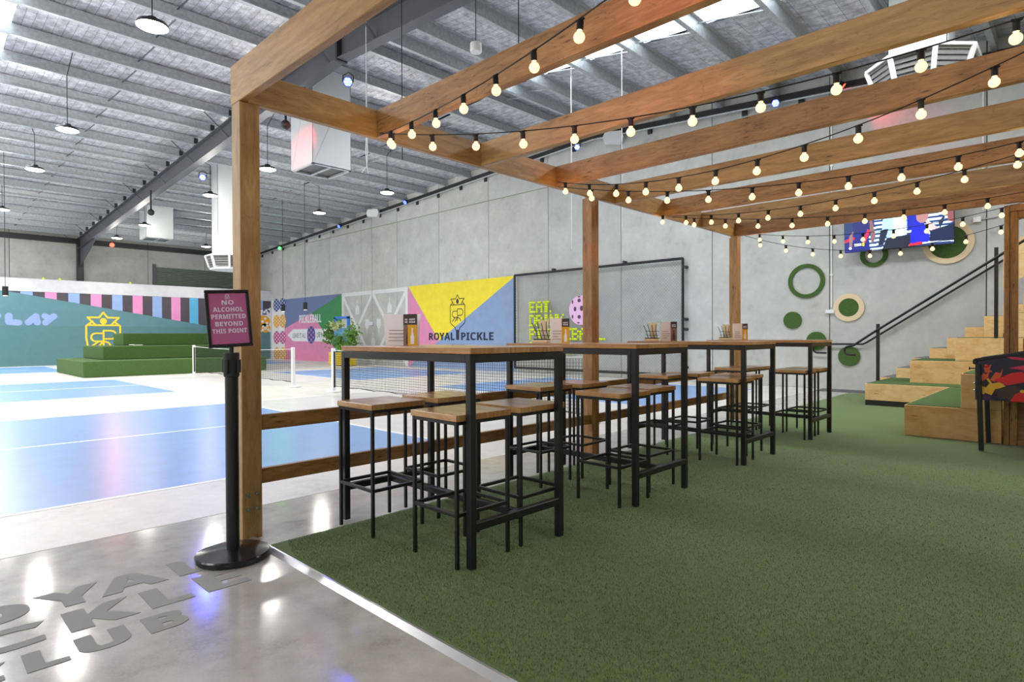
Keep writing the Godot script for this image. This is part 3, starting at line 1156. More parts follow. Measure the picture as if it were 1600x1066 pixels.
func murals() -> void:
	var tf := Transform3D(Basis(), Vector3(0, 0, WALL_Z + 0.004))
	# dotted ball print in the corner
	var t := thing("ball_mural", "white mural strip of blue, orange and plum dotted balls in the corner", "mural")
	poly(t, "ground", M.m_white, [Vector2(-30.95, 0), Vector2(-29.45, 0), Vector2(-29.45, 3.06), Vector2(-30.95, 3.06)], tf)
	for i in 4:
		for x in [-30.36, -29.66]:
			ball_print(t, Vector2(x, 2.8 - i * 0.84), 0.37, 0.34, [M.m_ball_blue, M.m_ball_gold, M.m_ball_plum, M.m_ball_gold][i], M.m_white, tf, 0.002)
	# pickleball mural
	t = thing("sport_mural", "slate, green and pink mural with white arrow and sport name", "mural")
	poly(t, "slate_field", M.m_slate, [Vector2(-29.44, 1.57), Vector2(-26.6, 2.28), Vector2(-23.83, 3.06), Vector2(-29.44, 3.06)], tf)
	poly(t, "green_field", M.m_green, [Vector2(-26.6, 2.28), Vector2(-23.83, 0.12), Vector2(-23.83, 3.06)], tf)
	poly(t, "pink_field", M.m_pink, [Vector2(-29.44, 0), Vector2(-23.83, 0), Vector2(-23.83, 0.12), Vector2(-26.6, 2.28), Vector2(-29.44, 1.57)], tf)
	var ar := poly(t, "arrow", M.m_white, [Vector2(-29.12, 1.23), Vector2(-28.5, 0.93), Vector2(-24.56, 0.93), Vector2(-24.15, 1.22), Vector2(-24.56, 1.52), Vector2(-28.5, 1.53)], tf, 0.002)
	lettering("LEAVE IT ALL", Vector2(-28.54, 1.11), Vector2(-27.18, 1.33), M.m_navy, ar, Transform3D(Basis(), Vector3(0, 0, WALL_Z + 0.006)), "lettering", 400)
	lettering("ON THE COURT", Vector2(-26.12, 1.11), Vector2(-24.5, 1.33), M.m_navy, ar, Transform3D(Basis(), Vector3(0, 0, WALL_Z + 0.006)), "lettering", 400)
	ball_print(t, Vector2(-26.65, 1.24), 0.41, 0.42, M.m_ball_blue, M.m_pink, tf, 0.004)
	lettering("PICKLEBALL", Vector2(-27.84, 1.82), Vector2(-25.67, 2.22), M.m_white, t, Transform3D(Basis(), Vector3(0, 0, WALL_Z + 0.006)))
	# white lattice with paddles
	t = thing("paddle_mural", "white painted lattice with paddle silhouettes on bare concrete", "mural")
	var st := new_st()
	stroke(st, [Vector2(-23.76, 2.99), Vector2(-18.96, 2.99)], 0.16, 0.0, tf, 4)
	for x in [-23.74, -18.99]:
		stroke(st, [Vector2(x, 0.05), Vector2(x, 2.98)], 0.15, 0.0, tf, 4)
	for c in [[-23.74, -21.36], [-21.36, -18.99]]:
		stroke(st, [Vector2(c[0], 2.95), Vector2(c[1], 0.05)], 0.16, 0.0, tf, 4)
		stroke(st, [Vector2(c[1], 2.95), Vector2(c[0], 0.05)], 0.16, 0.0, tf, 4)
	obj(st, "lattice", M.m_white, t)
	for p in [[-20.15, 2.3, 1], [-21.79, 1.68, -1], [-20.92, 1.68, -1], [-21.35, 0.88, 1], [-22.55, 2.3, 1]]:
		var c := Vector2(p[0], p[1])
		var s: float = p[2]
		st = new_st()
		prism(st, PackedVector2Array([c + Vector2(-0.15, -0.2 * s), c + Vector2(0.15, -0.2 * s), c + Vector2(0.155, 0.06 * s), c + Vector2(0.09, 0.17 * s), c + Vector2(0.03, 0.22 * s), c + Vector2(0.03, 0.43 * s), c + Vector2(-0.03, 0.43 * s), c + Vector2(-0.03, 0.22 * s), c + Vector2(-0.09, 0.17 * s), c + Vector2(-0.155, 0.06 * s)]), 0.0, 0.0, tf)
		obj(st, "paddle_silhouette", M.m_white, t)
	# club mural
	t = thing("club_mural", "yellow, pink and pale blue mural with the navy club name and crest", "mural")
	poly(t, "yellow_field", M.m_yellow, [Vector2(-18.88, 3.08), Vector2(-17.03, 0.99), Vector2(-13.14, 3.08)], tf)
	poly(t, "pink_field", M.m_pink, [Vector2(-18.9, 3.05), Vector2(-18.9, 0), Vector2(-18.85, 0), Vector2(-17.03, 0.99)], tf)
	poly(t, "blue_field", M.m_blue, [Vector2(-18.85, 0), Vector2(-13.14, 0), Vector2(-13.14, 3.08), Vector2(-17.03, 0.99)], tf)
	var up := Transform3D(Basis(), Vector3(0, 0, WALL_Z + 0.007))
	lettering("ROYAL", Vector2(-17.61, 1.01), Vector2(-16.15, 1.28), M.m_navy, t, up)
	lettering("PICKLE", Vector2(-15.8, 1.01), Vector2(-14.16, 1.285), M.m_navy, t, up)
	lettering("CLUB", Vector2(-16.38, 0.62), Vector2(-15.55, 0.86), M.m_navy, t, up)
	st = new_st()
	var c0 := Vector2(-15.985, 2.24)
	for l in crest_lines():
		if l[0].x < -0.9 and l.size() == 4 and l[0].y == 0.0:
			l = [Vector2(-0.97, 0.0), Vector2(-0.97, -0.9)] + arc(Vector2(-0.57, -1.25), 0.42, 0.55, 160, 215, 5) + [Vector2(-0.3, -1.95), Vector2(-0.2, -2.2)]
		elif l[0].x > 0.9 and l.size() == 4 and l[0].y == 0.0:
			l = [Vector2(0.97, 0.0), Vector2(0.97, -0.9)] + arc(Vector2(0.57, -1.25), 0.42, 0.55, 20, -35, 5) + [Vector2(0.3, -1.95), Vector2(0.2, -2.2)]
		var pts := []
		for p in l:
			pts.append(c0 + Vector2(p.x, p.y) * 0.405)
		stroke(st, pts, 0.028, 0.003, tf, 6)
	prism(st, circle(Vector2(-15.985, 2.38), 0.07, 0.09), 0.003, 0.003, tf)
	prism(st, PackedVector2Array([Vector2(-16.07, 1.38), Vector2(-16.065, 1.02), Vector2(-15.905, 1.02), Vector2(-15.9, 1.38)]), 0.003, 0.003, tf)
	obj(st, "crest", M.m_navy, t)


# ---------------------------------------------------------------- things on and by the back wall
const DOTS := {
	"E": ["####", "#...", "###.", "#...", "####"], "A": [".##.", "#..#", "####", "#..#", "#..#"], "T": ["####", ".##.", ".##.", ".##.", ".##."],
	"D": ["###.", "#..#", "#..#", "#..#", "###."], "R": ["###.", "#..#", "###.", "#.#.", "#..#"], "I": [".##.", ".##.", ".##.", ".##.", ".##."],
	"N": ["#..#", "##.#", "#.##", "#..#", "#..#"], "K": ["#..#", "#.#.", "##..", "#.#.", "#..#"], "P": ["###.", "#..#", "###.", "#...", "#..."],
	"C": [".###", "#...", "#...", "#...", ".###"], "L": ["#...", "#...", "#...", "#...", "####"], "B": ["###.", "#..#", "###.", "#..#", "###."], ".": ["....", "....", "....", "....", "#..."]}

func wall_things() -> void:
	# wire mesh panel
	var t := thing("mesh_panel", "large black framed chain link panel fixed to the concrete wall", "panel", Vector3(0, 0, WALL_Z + 0.12))
	var x0 := -13.08
	var x1 := -7.27
	var y0 := 0.15
	var y1 := 3.07
	for e in [[Vector3(x0, y0, 0), Vector3(x1, y0, 0)], [Vector3(x0, y1, 0), Vector3(x1, y1, 0)], [Vector3(x0, y0, 0), Vector3(x0, y1, 0)], [Vector3(x1, y0, 0), Vector3(x1, y1, 0)]]:
		var st := new_st()
		tube(st, [e[0], e[1]], 0.035, 8)
		obj(st, "frame_tube", M.black, t)
	for p in [[x1 + 0.06, 2.85], [x1 + 0.06, 1.55], [x1 + 0.06, 1.3], [x1 + 0.06, 0.35], [-9.0, y1 + 0.06], [-11.5, y1 + 0.06]]:
		var st := new_st()
		cyl(st, Vector3(p[0], p[1], -0.11), Vector3(p[0], p[1], 0.02), 0.04, 10)
		obj(st, "bracket", M.black, t)
	var wires := new_st()
	var pitch := 0.085
	var hh := y1 - y0
	var s := x0 - hh
	while s < x1:
		var a0 := maxf(s, x0)
		var a1 := minf(s + hh, x1)
		if a1 - a0 > 0.02:
			bar(wires, Vector3(a0, y0 + (a0 - s), 0.004), Vector3(a1, y0 + (a1 - s), 0.004), 0.006, 0.005)
			bar(wires, Vector3(a0, y1 - (a0 - s), -0.004), Vector3(a1, y1 - (a1 - s), -0.004), 0.006, 0.005)
		s += pitch
	obj(wires, "chain_link", mat(rgb(158, 160, 160), 0.5, 0.3), t).set_meta("kind", "stuff")
	# words made of yellow balls
	var lines := ["EAT.", "DRINK.", "PICKLEBALL.", "REPEAT."]
	var tops := [2.17, 1.76, 1.34, 0.93]
	var ballm := SphereMesh.new()
	ballm.radius = 0.037
	ballm.height = 0.074
	ballm.radial_segments = 10
	ballm.rings = 5
	for i in 4:
		var wt := thing("ball_word", ["yellow ball lettering reading EAT on the chain link panel", "yellow ball lettering reading DRINK on the chain link panel", "yellow ball lettering reading PICKLEBALL on the chain link panel", "lowest row of yellow ball lettering on the chain link panel"][i], "lettering", Vector3(-12.37, tops[i], WALL_Z + 0.17))
		var word: String = lines[i]
		for k in word.length():
			var st := new_st()
			var g: Array = DOTS[word[k]]
			for ry in 5:
				for cx in 4:
					if g[ry][cx] == "#":
						st.append_from(ballm, 0, Transform3D(Basis(), Vector3(k * 0.277 + cx * 0.064, -ry * 0.072, 0)))
			obj(st, "ball_letter", M.tennis, wt)
	# pink ball disc
	var pb := thing("pink_ball_disc", "flat pink ball shaped disc with dark holes on the chain link panel", "wall decoration", Vector3(-10.41, 1.88, WALL_Z + 0.16))
	var st3 := new_st()
	prism(st3, circle(Vector2.ZERO, 0.42, 0.42, 48), 0.0, 0.03)
	obj(st3, "disc", M.pink_ball, pb)
	for h in [[-0.2, 0.04, 0.05, 0.07], [-0.05, 0.28, 0.06, 0.055], [-0.05, -0.19, 0.06, 0.055], [0.04, 0.05, 0.065, 0.075], [-0.29, 0.24, 0.025, 0.06], [-0.29, -0.18, 0.03, 0.06], [-0.08, -0.36, 0.05, 0.02], [0.2, 0.28, 0.055, 0.055], [0.22, -0.2, 0.055, 0.055], [0.3, 0.05, 0.04, 0.06], [-0.05, 0.385, 0.05, 0.02]]:
		st3 = new_st()
		prism(st3, circle(Vector2(h[0], h[1]), h[2], h[3], 16), 0.028, 0.033)
		obj(st3, "hole", M.hole, pb)
	# turf and timber discs
	var wz := WALL_Z + 0.002
	var i4 := Transform3D()
	var dz := func(x: float, y: float) -> Vector3: return Vector3(x, y, wz)
	var rg := thing("turf_ring", "large green turf ring hung on bare wall above two discs", "wall decoration", dz.call(-4.406, 2.316))
	var st4 := new_st()
	ring_prism(st4, Vector2.ZERO, 0.288, 0.374, 0.0, 0.03, i4)
	obj(st4, "ring", M.turf_deco, rg)
	rg = thing("turf_ring", "green turf ring half hidden behind the television screen", "wall decoration", dz.call(-3.12, 2.76))
	st4 = new_st()
	ring_prism(st4, Vector2.ZERO, 0.165, 0.245, 0.0, 0.03, i4)
	obj(st4, "ring", M.turf_deco, rg)
	for d in [[-4.69, 1.47, 0.19, "small green turf disc just below the large turf ring"], [-4.2, 1.015, 0.2, "green turf disc behind the end of the last bar table"], [-3.567, 0.70, 0.205, "green turf disc behind the foot of the wall handrail"]]:
		var o := new_st()
		prism(o, circle(Vector2.ZERO, d[2], d[2], 40), 0.0, 0.03)
		var disc := obj(o, "turf_disc", M.turf_deco)
		disc.position = dz.call(d[0], d[1])
		tag(disc, d[3], "wall decoration")
	for d in [[-3.573, 1.714, 0.288, 0.19, "small pale timber disc with a green turf centre beside the conduit"], [-1.9, 2.88, 0.405, 0.305, "big pale timber disc with a green turf centre behind the television"]]:
		var td := thing("timber_disc", d[4], "wall decoration", dz.call(d[0], d[1]))
		var o := new_st()
		ring_prism(o, Vector2.ZERO, d[3], d[2], 0.0, 0.035, i4)
		obj(o, "timber_ring", M.pale_wood, td)
		o = new_st()
		prism(o, circle(Vector2.ZERO, d[3], d[3], 40), 0.0, 0.03)
		obj(o, "turf_centre", M.turf_deco, td)
	television()
	# conduit, camera boxes
	var cd := thing("wall_conduit", "thin white conduit down the wall with a box beside the timber disc", "conduit", Vector3(-3.9, 0, WALL_Z + 0.015))
	var o5 := new_st()
	cyl(o5, Vector3(0, 1.72, 0), Vector3(0, 6.2, 0), 0.014, 8)
	obj(o5, "pipe", M.white, cd)
	o5 = new_st()
	span(o5, Vector3(-0.11, 1.6, -0.012), Vector3(0.06, 1.68, 0.05), 0.006)
	obj(o5, "box", M.white, cd)
	for y in [2.4, 3.5, 4.7, 5.9]:
		o5 = new_st()
		span(o5, Vector3(-0.03, y, -0.014), Vector3(0.03, y + 0.03, 0.02), 0.003)
		obj(o5, "clip", M.white, cd)
	cd = thing("wall_conduit", "thin white conduit running up the wall near the stair top", "conduit", Vector3(-1.38, 0, WALL_Z + 0.015))
	o5 = new_st()
	cyl(o5, Vector3(0, 3.4, 0), Vector3(0, 6.2, 0), 0.014, 8)
	obj(o5, "pipe", M.white, cd)
	cd = thing("wall_conduit", "hanging white cord with a small sensor over the paddle mural", "sensor", Vector3(-21.4, 0, WALL_Z + 0.02))
	o5 = new_st()
	cyl(o5, Vector3(0, 1.75, 0), Vector3(0, 6.3, 0), 0.01, 6)
	obj(o5, "pipe", M.zinc, cd)
	o5 = new_st()
	span(o5, Vector3(-0.09, 1.62, -0.01), Vector3(0.09, 1.76, 0.08), 0.01)
	obj(o5, "sensor", M.white, cd)
	cd = thing("junction_box", "white junction box on the wall beside the television corner", "box", Vector3(-1.46, 3.24, WALL_Z))
	o5 = new_st()
	span(o5, Vector3(-0.06, -0.05, 0.0), Vector3(0.06, 0.05, 0.07), 0.006)
	obj(o5, "body", M.white, cd)
	o5 = new_st()
	tube(o5, [Vector3(0.06, 0, 0.03), Vector3(0.25, 0.01, 0.02), Vector3(0.42, 0.05, 0.02), Vector3(0.47, 0.15, 0.02), Vector3(0.47, 0.6, 0.02)], 0.012, 6)
	obj(o5, "cable", M.zinc, cd)
	# mat at the foot of the stairs
	var fm := new_st()
	span(fm, Vector3(-4.05, 0.0, -13.7), Vector3(-3.0, 0.008, -13.15), 0.003)
	tag(obj(fm, "floor_mat", M.steel), "flat dark grey mat on the concrete by the stair wall", "mat")

func television() -> void:
	var t := thing("television", "wide wall television showing a basketball game, hung over timber discs", "television", Vector3(-2.67, 3.33, WALL_Z + 0.33))
	t.rotation.x = deg_to_rad(5)
	var st := new_st()
	box(st, Vector3(0, 0, -0.025), Vector3(1.82, 1.04, 0.05), 0.008)
	obj(st, "housing", M.black, t)
	st = new_st()
	quad(st, Vector3(-0.9, -0.51, 0.002), Vector3(0.9, -0.51, 0.002), Vector3(0.9, 0.51, 0.002), Vector3(-0.9, 0.51, 0.002), Vector2(0, 1), Vector2(1, 1), Vector2(1, 0), Vector2(0, 0))
	var m := mat(Color.BLACK, 0.2)
	m.emission_enabled = true
	m.emission = Color.BLACK
	m.emission_texture = game_picture()
	m.emission_energy_multiplier = 2.0
	obj(st, "screen", m, t)
	st = new_st()
	box(st, Vector3(0, -0.02, -0.16), Vector3(0.3, 0.2, 0.22), 0.01)
	obj(st, "bracket", M.black_matte, t)
	var l := AreaLight3D.new()
	l.name = "screen_light"
	l.area_size = Vector2(1.75, 1.0)
	l.light_energy = 0.35
	l.light_color = rgb(190, 205, 255)
	l.shadow_enabled = true
	l.area_range = 12.0
	l.rotation.y = PI
	l.position = Vector3(0, 0, 0.02)
	t.add_child(l)

func fill(im: Image, pts: Array, c: Color) -> void:
	var p := PackedVector2Array(pts)
	var lo := Vector2(1e9, 1e9)
	var hi := Vector2(-1e9, -1e9)
	for q in p:
		lo = lo.min(q)
		hi = hi.max(q)
	for y in range(maxi(0, int(lo.y)), mini(im.get_height(), int(hi.y) + 1)):
		for x in range(maxi(0, int(lo.x)), mini(im.get_width(), int(hi.x) + 1)):
			if Geometry2D.is_point_in_polygon(Vector2(x + 0.5, y + 0.5), p):
				im.set_pixel(x, y, c)

func oval(cx: float, cy: float, rx: float, ry: float) -> Array:
	return Array(circle(Vector2(cx, cy), rx, ry, 18))

func game_picture() -> ImageTexture:
	var im := Image.create(480, 272, false, Image.FORMAT_RGB8)
	im.fill(rgb(36, 52, 96))
	for i in 12:   # bright court side with slanting rows
		fill(im, [Vector2(90, 20 + i * 22), Vector2(480, 4 + i * 22), Vector2(480, 16 + i * 22), Vector2(90, 32 + i * 22)], rgb(196, 222, 244))
	fill(im, [Vector2(0, 0), Vector2(480, 0), Vector2(480, 70), Vector2(0, 86)], rgb(70, 96, 150))
	fill(im, oval(90, 120, 52, 90), rgb(34, 40, 92))
	fill(im, [Vector2(0, 190), Vector2(110, 160), Vector2(120, 272), Vector2(0, 272)], rgb(26, 36, 110))
	fill(im, [Vector2(0, 205), Vector2(46, 192), Vector2(50, 206), Vector2(0, 222)], rgb(196, 36, 60))
	fill(im, [Vector2(84, 214), Vector2(110, 160), Vector2(122, 166), Vector2(98, 232)], rgb(206, 40, 66))
	fill(im, [Vector2(118, 120), Vector2(132, 112), Vector2(146, 200), Vector2(134, 236), Vector2(126, 232)], rgb(112, 84, 86))
	fill(im, [Vector2(20, 190), Vector2(42, 160), Vector2(36, 240), Vector2(20, 260)], rgb(126, 96, 100))
	fill(im, oval(232, 150, 56, 80), rgb(150, 196, 236))
	fill(im, [Vector2(226, 96), Vector2(276, 90), Vector2(286, 210), Vector2(232, 216)], rgb(196, 220, 246))
	fill(im, [Vector2(170, 172), Vector2(206, 168), Vector2(182, 246), Vector2(158, 250)], rgb(28, 36, 54))
	fill(im, [Vector2(196, 216), Vector2(300, 208), Vector2(320, 272), Vector2(176, 272)], rgb(26, 32, 50))
	fill(im, [Vector2(284, 80), Vector2(344, 70), Vector2(340, 180), Vector2(290, 190)], rgb(28, 36, 150))
	fill(im, [Vector2(300, 210), Vector2(318, 150), Vector2(340, 140), Vector2(372, 180), Vector2(384, 252), Vector2(300, 260)], rgb(24, 34, 176))
	fill(im, oval(352, 124, 26, 34), rgb(150, 110, 110))
	fill(im, [Vector2(364, 150), Vector2(376, 148), Vector2(424, 196), Vector2(416, 210), Vector2(386, 200)], rgb(196, 166, 160))
	fill(im, [Vector2(296, 256), Vector2(350, 250), Vector2(352, 264), Vector2(290, 268)], rgb(214, 34, 52))
	fill(im, [Vector2(386, 200), Vector2(480, 176), Vector2(480, 262), Vector2(380, 252)], rgb(24, 34, 62))
	fill(im, [Vector2(420, 160), Vector2(446, 128), Vector2(440, 160), Vector2(424, 196)], rgb(30, 40, 62))
	fill(im, [Vector2(450, 60), Vector2(480, 56), Vector2(480, 170), Vector2(456, 160)], rgb(120, 70, 76))
	fill(im, [Vector2(440, 40), Vector2(480, 40), Vector2(480, 90), Vector2(446, 90)], rgb(34, 40, 140))
	fill(im, [Vector2(376, 252), Vector2(480, 258), Vector2(480, 262), Vector2(376, 258)], rgb(214, 226, 246))
	fill(im, [Vector2(42, 228), Vector2(86, 226), Vector2(86, 244), Vector2(42, 246)], rgb(20, 26, 44))
	fill(im, [Vector2(46, 230), Vector2(80, 229), Vector2(80, 234), Vector2(46, 235)], rgb(236, 240, 250))
	fill(im, [Vector2(46, 238), Vector2(80, 237), Vector2(80, 242), Vector2(46, 243)], rgb(236, 240, 250))
	fill(im, [Vector2(84, 226), Vector2(94, 225), Vector2(94, 244), Vector2(84, 245)], rgb(240, 224, 60))
	fill(im, oval(26, 252, 7, 7), rgb(240, 246, 255))
	im.resize(160, 90, Image.INTERPOLATE_BILINEAR)
	im.resize(480, 272, Image.INTERPOLATE_CUBIC)
	return ImageTexture.create_from_image(im)


# ---------------------------------------------------------------- pergola
const POST_X := -3.42
const BEAM_LOW := 2.478

func pergola() -> void:
	var t := thing("pergola", "open timber pergola of hardwood posts, beams and rafters over the turf", "pergola")
	var zs := [-1.3465, -4.64, -7.93]
	var w := 0.113
	var k := 0
	for xp in [POST_X - w, 0.75]:
		for i in 3:
			var z: float = zs[i]
			var st := new_st()
			var off := Vector2(k * 0.71, k * 0.13)
			span(st, Vector3(xp, 0.0 if xp < 0.0 else 0.0125, z - w), Vector3(xp + w, BEAM_LOW - 0.001, z), 0.003, off)
			# tenon rising beside the beams
			span(st, Vector3(xp, BEAM_LOW - 0.001, z - w), Vector3(xp + w - 0.047, BEAM_LOW + 0.16, z - 0.047), 0.002, off)
			obj(st, "post", M.timber[k % 4], t)
			k += 1
	# front and end beams along x, long beams along z
	var st := new_st()
	span(st, Vector3(POST_X - w - 0.012, BEAM_LOW, zs[0] - 0.045), Vector3(0.88, BEAM_LOW + 0.225, zs[0]), 0.003, Vector2(0.3, 0.05))
	obj(st, "front_beam", M.timber[2], t)
	for x in [POST_X - 0.045, 0.75]:
		st = new_st()
		span(st, Vector3(x, BEAM_LOW, zs[2] - w), Vector3(x + 0.045, BEAM_LOW + 0.185, zs[0] - 0.046), 0.003, Vector2(0.9 + x * 0.2, 0.02))
		obj(st, "long_beam", M.timber[0], t)
	var rz := [-2.243, -3.19, -4.105, -5.033, -5.985, -6.91, -7.86]
	for i in rz.size():
		st = new_st()
		var z: float = rz[i]
		span(st, Vector3(POST_X + 0.001, BEAM_LOW + 0.001, z - 0.052), Vector3(0.749, BEAM_LOW + 0.183, z), 0.003, Vector2(i * 0.63 + 0.2, i * 0.19))
		obj(st, "rafter", M.timber[(i * 3 + 1) % 4], t)
	# side rails between the posts
	for b in 2:
		for r in [[0.300, 0.387], [0.610, 0.699]]:
			if b == 1 and r[0] > 0.5:
				pass
			st = new_st()
			span(st, Vector3(POST_X - 0.058, r[0], zs[b + 1] + 0.001), Vector3(POST_X - 0.02, r[1], zs[b] - w - 0.001), 0.003, Vector2(b * 0.5 + r[0], r[0]))
			obj(st, "side_rail", M.timber[1 + 2 * b], t)
	# bolts at the post foot
	for i in 2:
		for p in [[0.17, -0.032], [0.17, -0.082], [0.255, -0.032], [0.255, -0.082]]:
			st = new_st()
			cyl(st, Vector3(POST_X, p[0], zs[i] + p[1]), Vector3(POST_X + 0.008, p[0], zs[i] + p[1]), 0.012, 12)
			cyl(st, Vector3(POST_X + 0.008, p[0], zs[i] + p[1]), Vector3(POST_X + 0.016, p[0], zs[i] + p[1]), 0.007, 6)
			obj(st, "bolt", M.chrome, t)

	# turf carpet and its metal edge
	var cp := new_st()
	prism(cp, PackedVector2Array([Vector2(-3.215, 1.415), Vector2(3.5, 1.415), Vector2(3.5, 12.9), Vector2(-3.365, 12.9)]), 0.0, 0.012, Transform3D(Basis(Vector3(1, 0, 0), Vector3(0, 0, -1), Vector3(0, 1, 0)), Vector3.ZERO))
	tag(obj(cp, "turf_carpet", M.turf), "dark green artificial turf laid under the pergola and bar tables", "artificial turf")
	turf_blades(get_node("turf_carpet"))
	cp = new_st()
	prism(cp, PackedVector2Array([Vector2(0, 0), Vector2(0.045, 0), Vector2(0.012, 0.012), Vector2(0.0, 0.012)]), -3.2, 3.5, Transform3D(Basis(Vector3(0, 0, 1), Vector3(0, 1, 0), Vector3(-1, 0, 0)), Vector3(0, 0.0, -1.412)))
	struct(obj(cp, "trim_1", M.alu), "thin silver metal edging strip where turf meets concrete", "trim")


func turf_blades(parent: Node3D) -> void:
	var st := new_st()
	for v in [Vector3(-0.0009, 0, 0), Vector3(0.0, 0.009, 0.003), Vector3(0.0009, 0, 0)]:
		st.set_normal(Vector3(0, 0.6, 0.8))
		st.add_vertex(v)
	var mm := MultiMesh.new()
	mm.transform_format = MultiMesh.TRANSFORM_3D
	mm.use_colors = true
	mm.mesh = st.commit()
	var r := RandomNumberGenerator.new()
	r.seed = 19
	var buf := PackedFloat32Array()
	var n := 0
	var want := 330000
	buf.resize(want * 16)
	while n < want:
		# thins out with distance from the metal edge, where single fibres can no longer be told apart
		var z := -1.42 - 6.4 * (1.0 - pow(1.0 - r.randf(), 0.36))
		var x := r.randf_range(-3.2, 0.35)
		if x > -0.05 * z + 0.2 or x < z * 3.2 + 1.6:
			continue
		var a := r.randf() * TAU
		var t := r.randf_range(-0.7, 0.7)
		var h := r.randf_range(0.6, 1.3)
		var b := (Basis(Vector3.UP, a) * Basis(Vector3.RIGHT, t)).scaled(Vector3(1, h, 1))
		var o := n * 16
		buf[o] = b.x.x
		buf[o + 1] = b.y.x
		buf[o + 2] = b.z.x
		buf[o + 3] = x
		buf[o + 4] = b.x.y
		buf[o + 5] = b.y.y
		buf[o + 6] = b.z.y
		buf[o + 7] = 0.0115
		buf[o + 8] = b.x.z
		buf[o + 9] = b.y.z
		buf[o + 10] = b.z.z
		buf[o + 11] = z
		var k := r.randf_range(0.9, 1.3)
		buf[o + 12] = 0.198 * k
		buf[o + 13] = 0.246 * k
		buf[o + 14] = 0.088 * k
		buf[o + 15] = 1.0
		n += 1
	mm.instance_count = want
	mm.buffer = buf
	var mi := MultiMeshInstance3D.new()
	mi.multimesh = mm
	mi.material_override = M.blade
	mi.name = "turf_pile"
	mi.set_meta("kind", "stuff")
	parent.add_child(mi)


# ---------------------------------------------------------------- festoon lights
func strings() -> void:
	# ends in plan, height of the bulbs along the span (a t^2 + b t + c), first bulb and spacing along t
	var defs := [
		[Vector2(-3.35, -2.22), Vector2(0.7, -1.55), 0.765, -0.475, 2.396, 0.040, 0.071, "string of warm bulbs slung along the first rafter from the post end"],
		[Vector2(-3.35, -2.22), Vector2(0.7, -3.40), 1.025, -0.892, 2.412, 0.025, 0.075, "string of warm bulbs slanting across from first rafter to second"],
		[Vector2(-3.35, -4.05), Vector2(0.7, -3.40), 1.413, -1.198, 2.425, 0.024, 0.0725, "string of warm bulbs from the third rafter back to second"],
		[Vector2(-3.35, -4.05), Vector2(0.7, -5.35), 1.058, -0.893, 2.384, 0.073, 0.075, "string of warm bulbs slanting from third rafter over the middle tables"],
		[Vector2(-3.35, -5.92), Vector2(0.7, -5.35), 0.901, -0.743, 2.397, -0.012, 0.075, "string of warm bulbs from the fifth rafter above the third table"],
		[Vector2(-3.35, -5.92), Vector2(0.7, -7.35), 0.830, -0.675, 2.386, 0.069, 0.0745, "string of warm bulbs slanting from fifth rafter to the end beam"],
		[Vector2(-3.35, -7.98), Vector2(0.7, -7.35), 1.210, -1.037, 2.461, 0.056, 0.0775, "string of warm bulbs from the last post back under end beam"],
		[Vector2(-3.35, -7.98), Vector2(0.7, -8.90), 2.223, -1.661, 2.422, 0.050, 0.0755, "deeply sagging string of warm bulbs beyond the end beam"]]
	var socket := new_st()
	lathe(socket, [[0.0, 0.0], [0.013, 0.0], [0.0145, 0.006], [0.0145, 0.034], [0.010, 0.046], [0.0, 0.048]], Transform3D(), 10)
	box(socket, Vector3(0, 0.044, 0), Vector3(0.04, 0.01, 0.014), 0.003)
	var socket_mesh := socket.commit()
	var glass := new_st()
	var prof := []
	for i in 9:
		var a := -PI / 2 + PI * i / 9.0
		prof.append([0.0235 * cos(a), 0.0235 * sin(a)])
	prof.append([0.0125, 0.030])
	lathe(glass, prof, Transform3D(), 14)
	var glass_mesh := glass.commit()
	for di in defs.size():
		var d: Array = defs[di]
		var a: Vector2 = d[0]
		var b: Vector2 = d[1]
		var t := thing("festoon_string", d[7], "string lights", Vector3(a.x, 0, a.y), 0.0, "festoon strings under the pergola")
		var at := func(s: float, lift: float) -> Vector3:
			var p := (b - a) * s
			return Vector3(p.x, d[2] * s * s + d[3] * s + d[4] + lift, p.y)
		var pts := []
		for i in 33:
			pts.append(at.call(i / 32.0, 0.075))
		var st := new_st()
		tube(st, pts, 0.0035, 5)
		obj(st, "cable", M.cable, t)
		var s: float = d[5]
		var heading := -atan2(b.y - a.y, b.x - a.x)
		var k := 0
		while s < 0.99:
			var p: Vector3 = at.call(s, 0.0)
			var so := inst(socket_mesh, "socket", M.cable, t, Transform3D(Basis(Vector3.UP, heading) * Basis(Vector3.RIGHT, rng.randf_range(-0.12, 0.12)), p + Vector3(0, 0.028, 0)))
			var bo := inst(glass_mesh, "bulb", M.bulb_glow, so, Transform3D(Basis(), Vector3(0, -0.028, 0)))
			if k % 2 == 0:
				var l := OmniLight3D.new()
				l.name = "bulb_light"
				l.light_energy = 0.02
				l.light_color = rgb(255, 205, 140)
				l.light_size = 0.02
				l.omni_range = 8.0
				l.omni_attenuation = 2.0
				l.shadow_enabled = true
				bo.add_child(l, true)
			s += d[6]
			k += 1


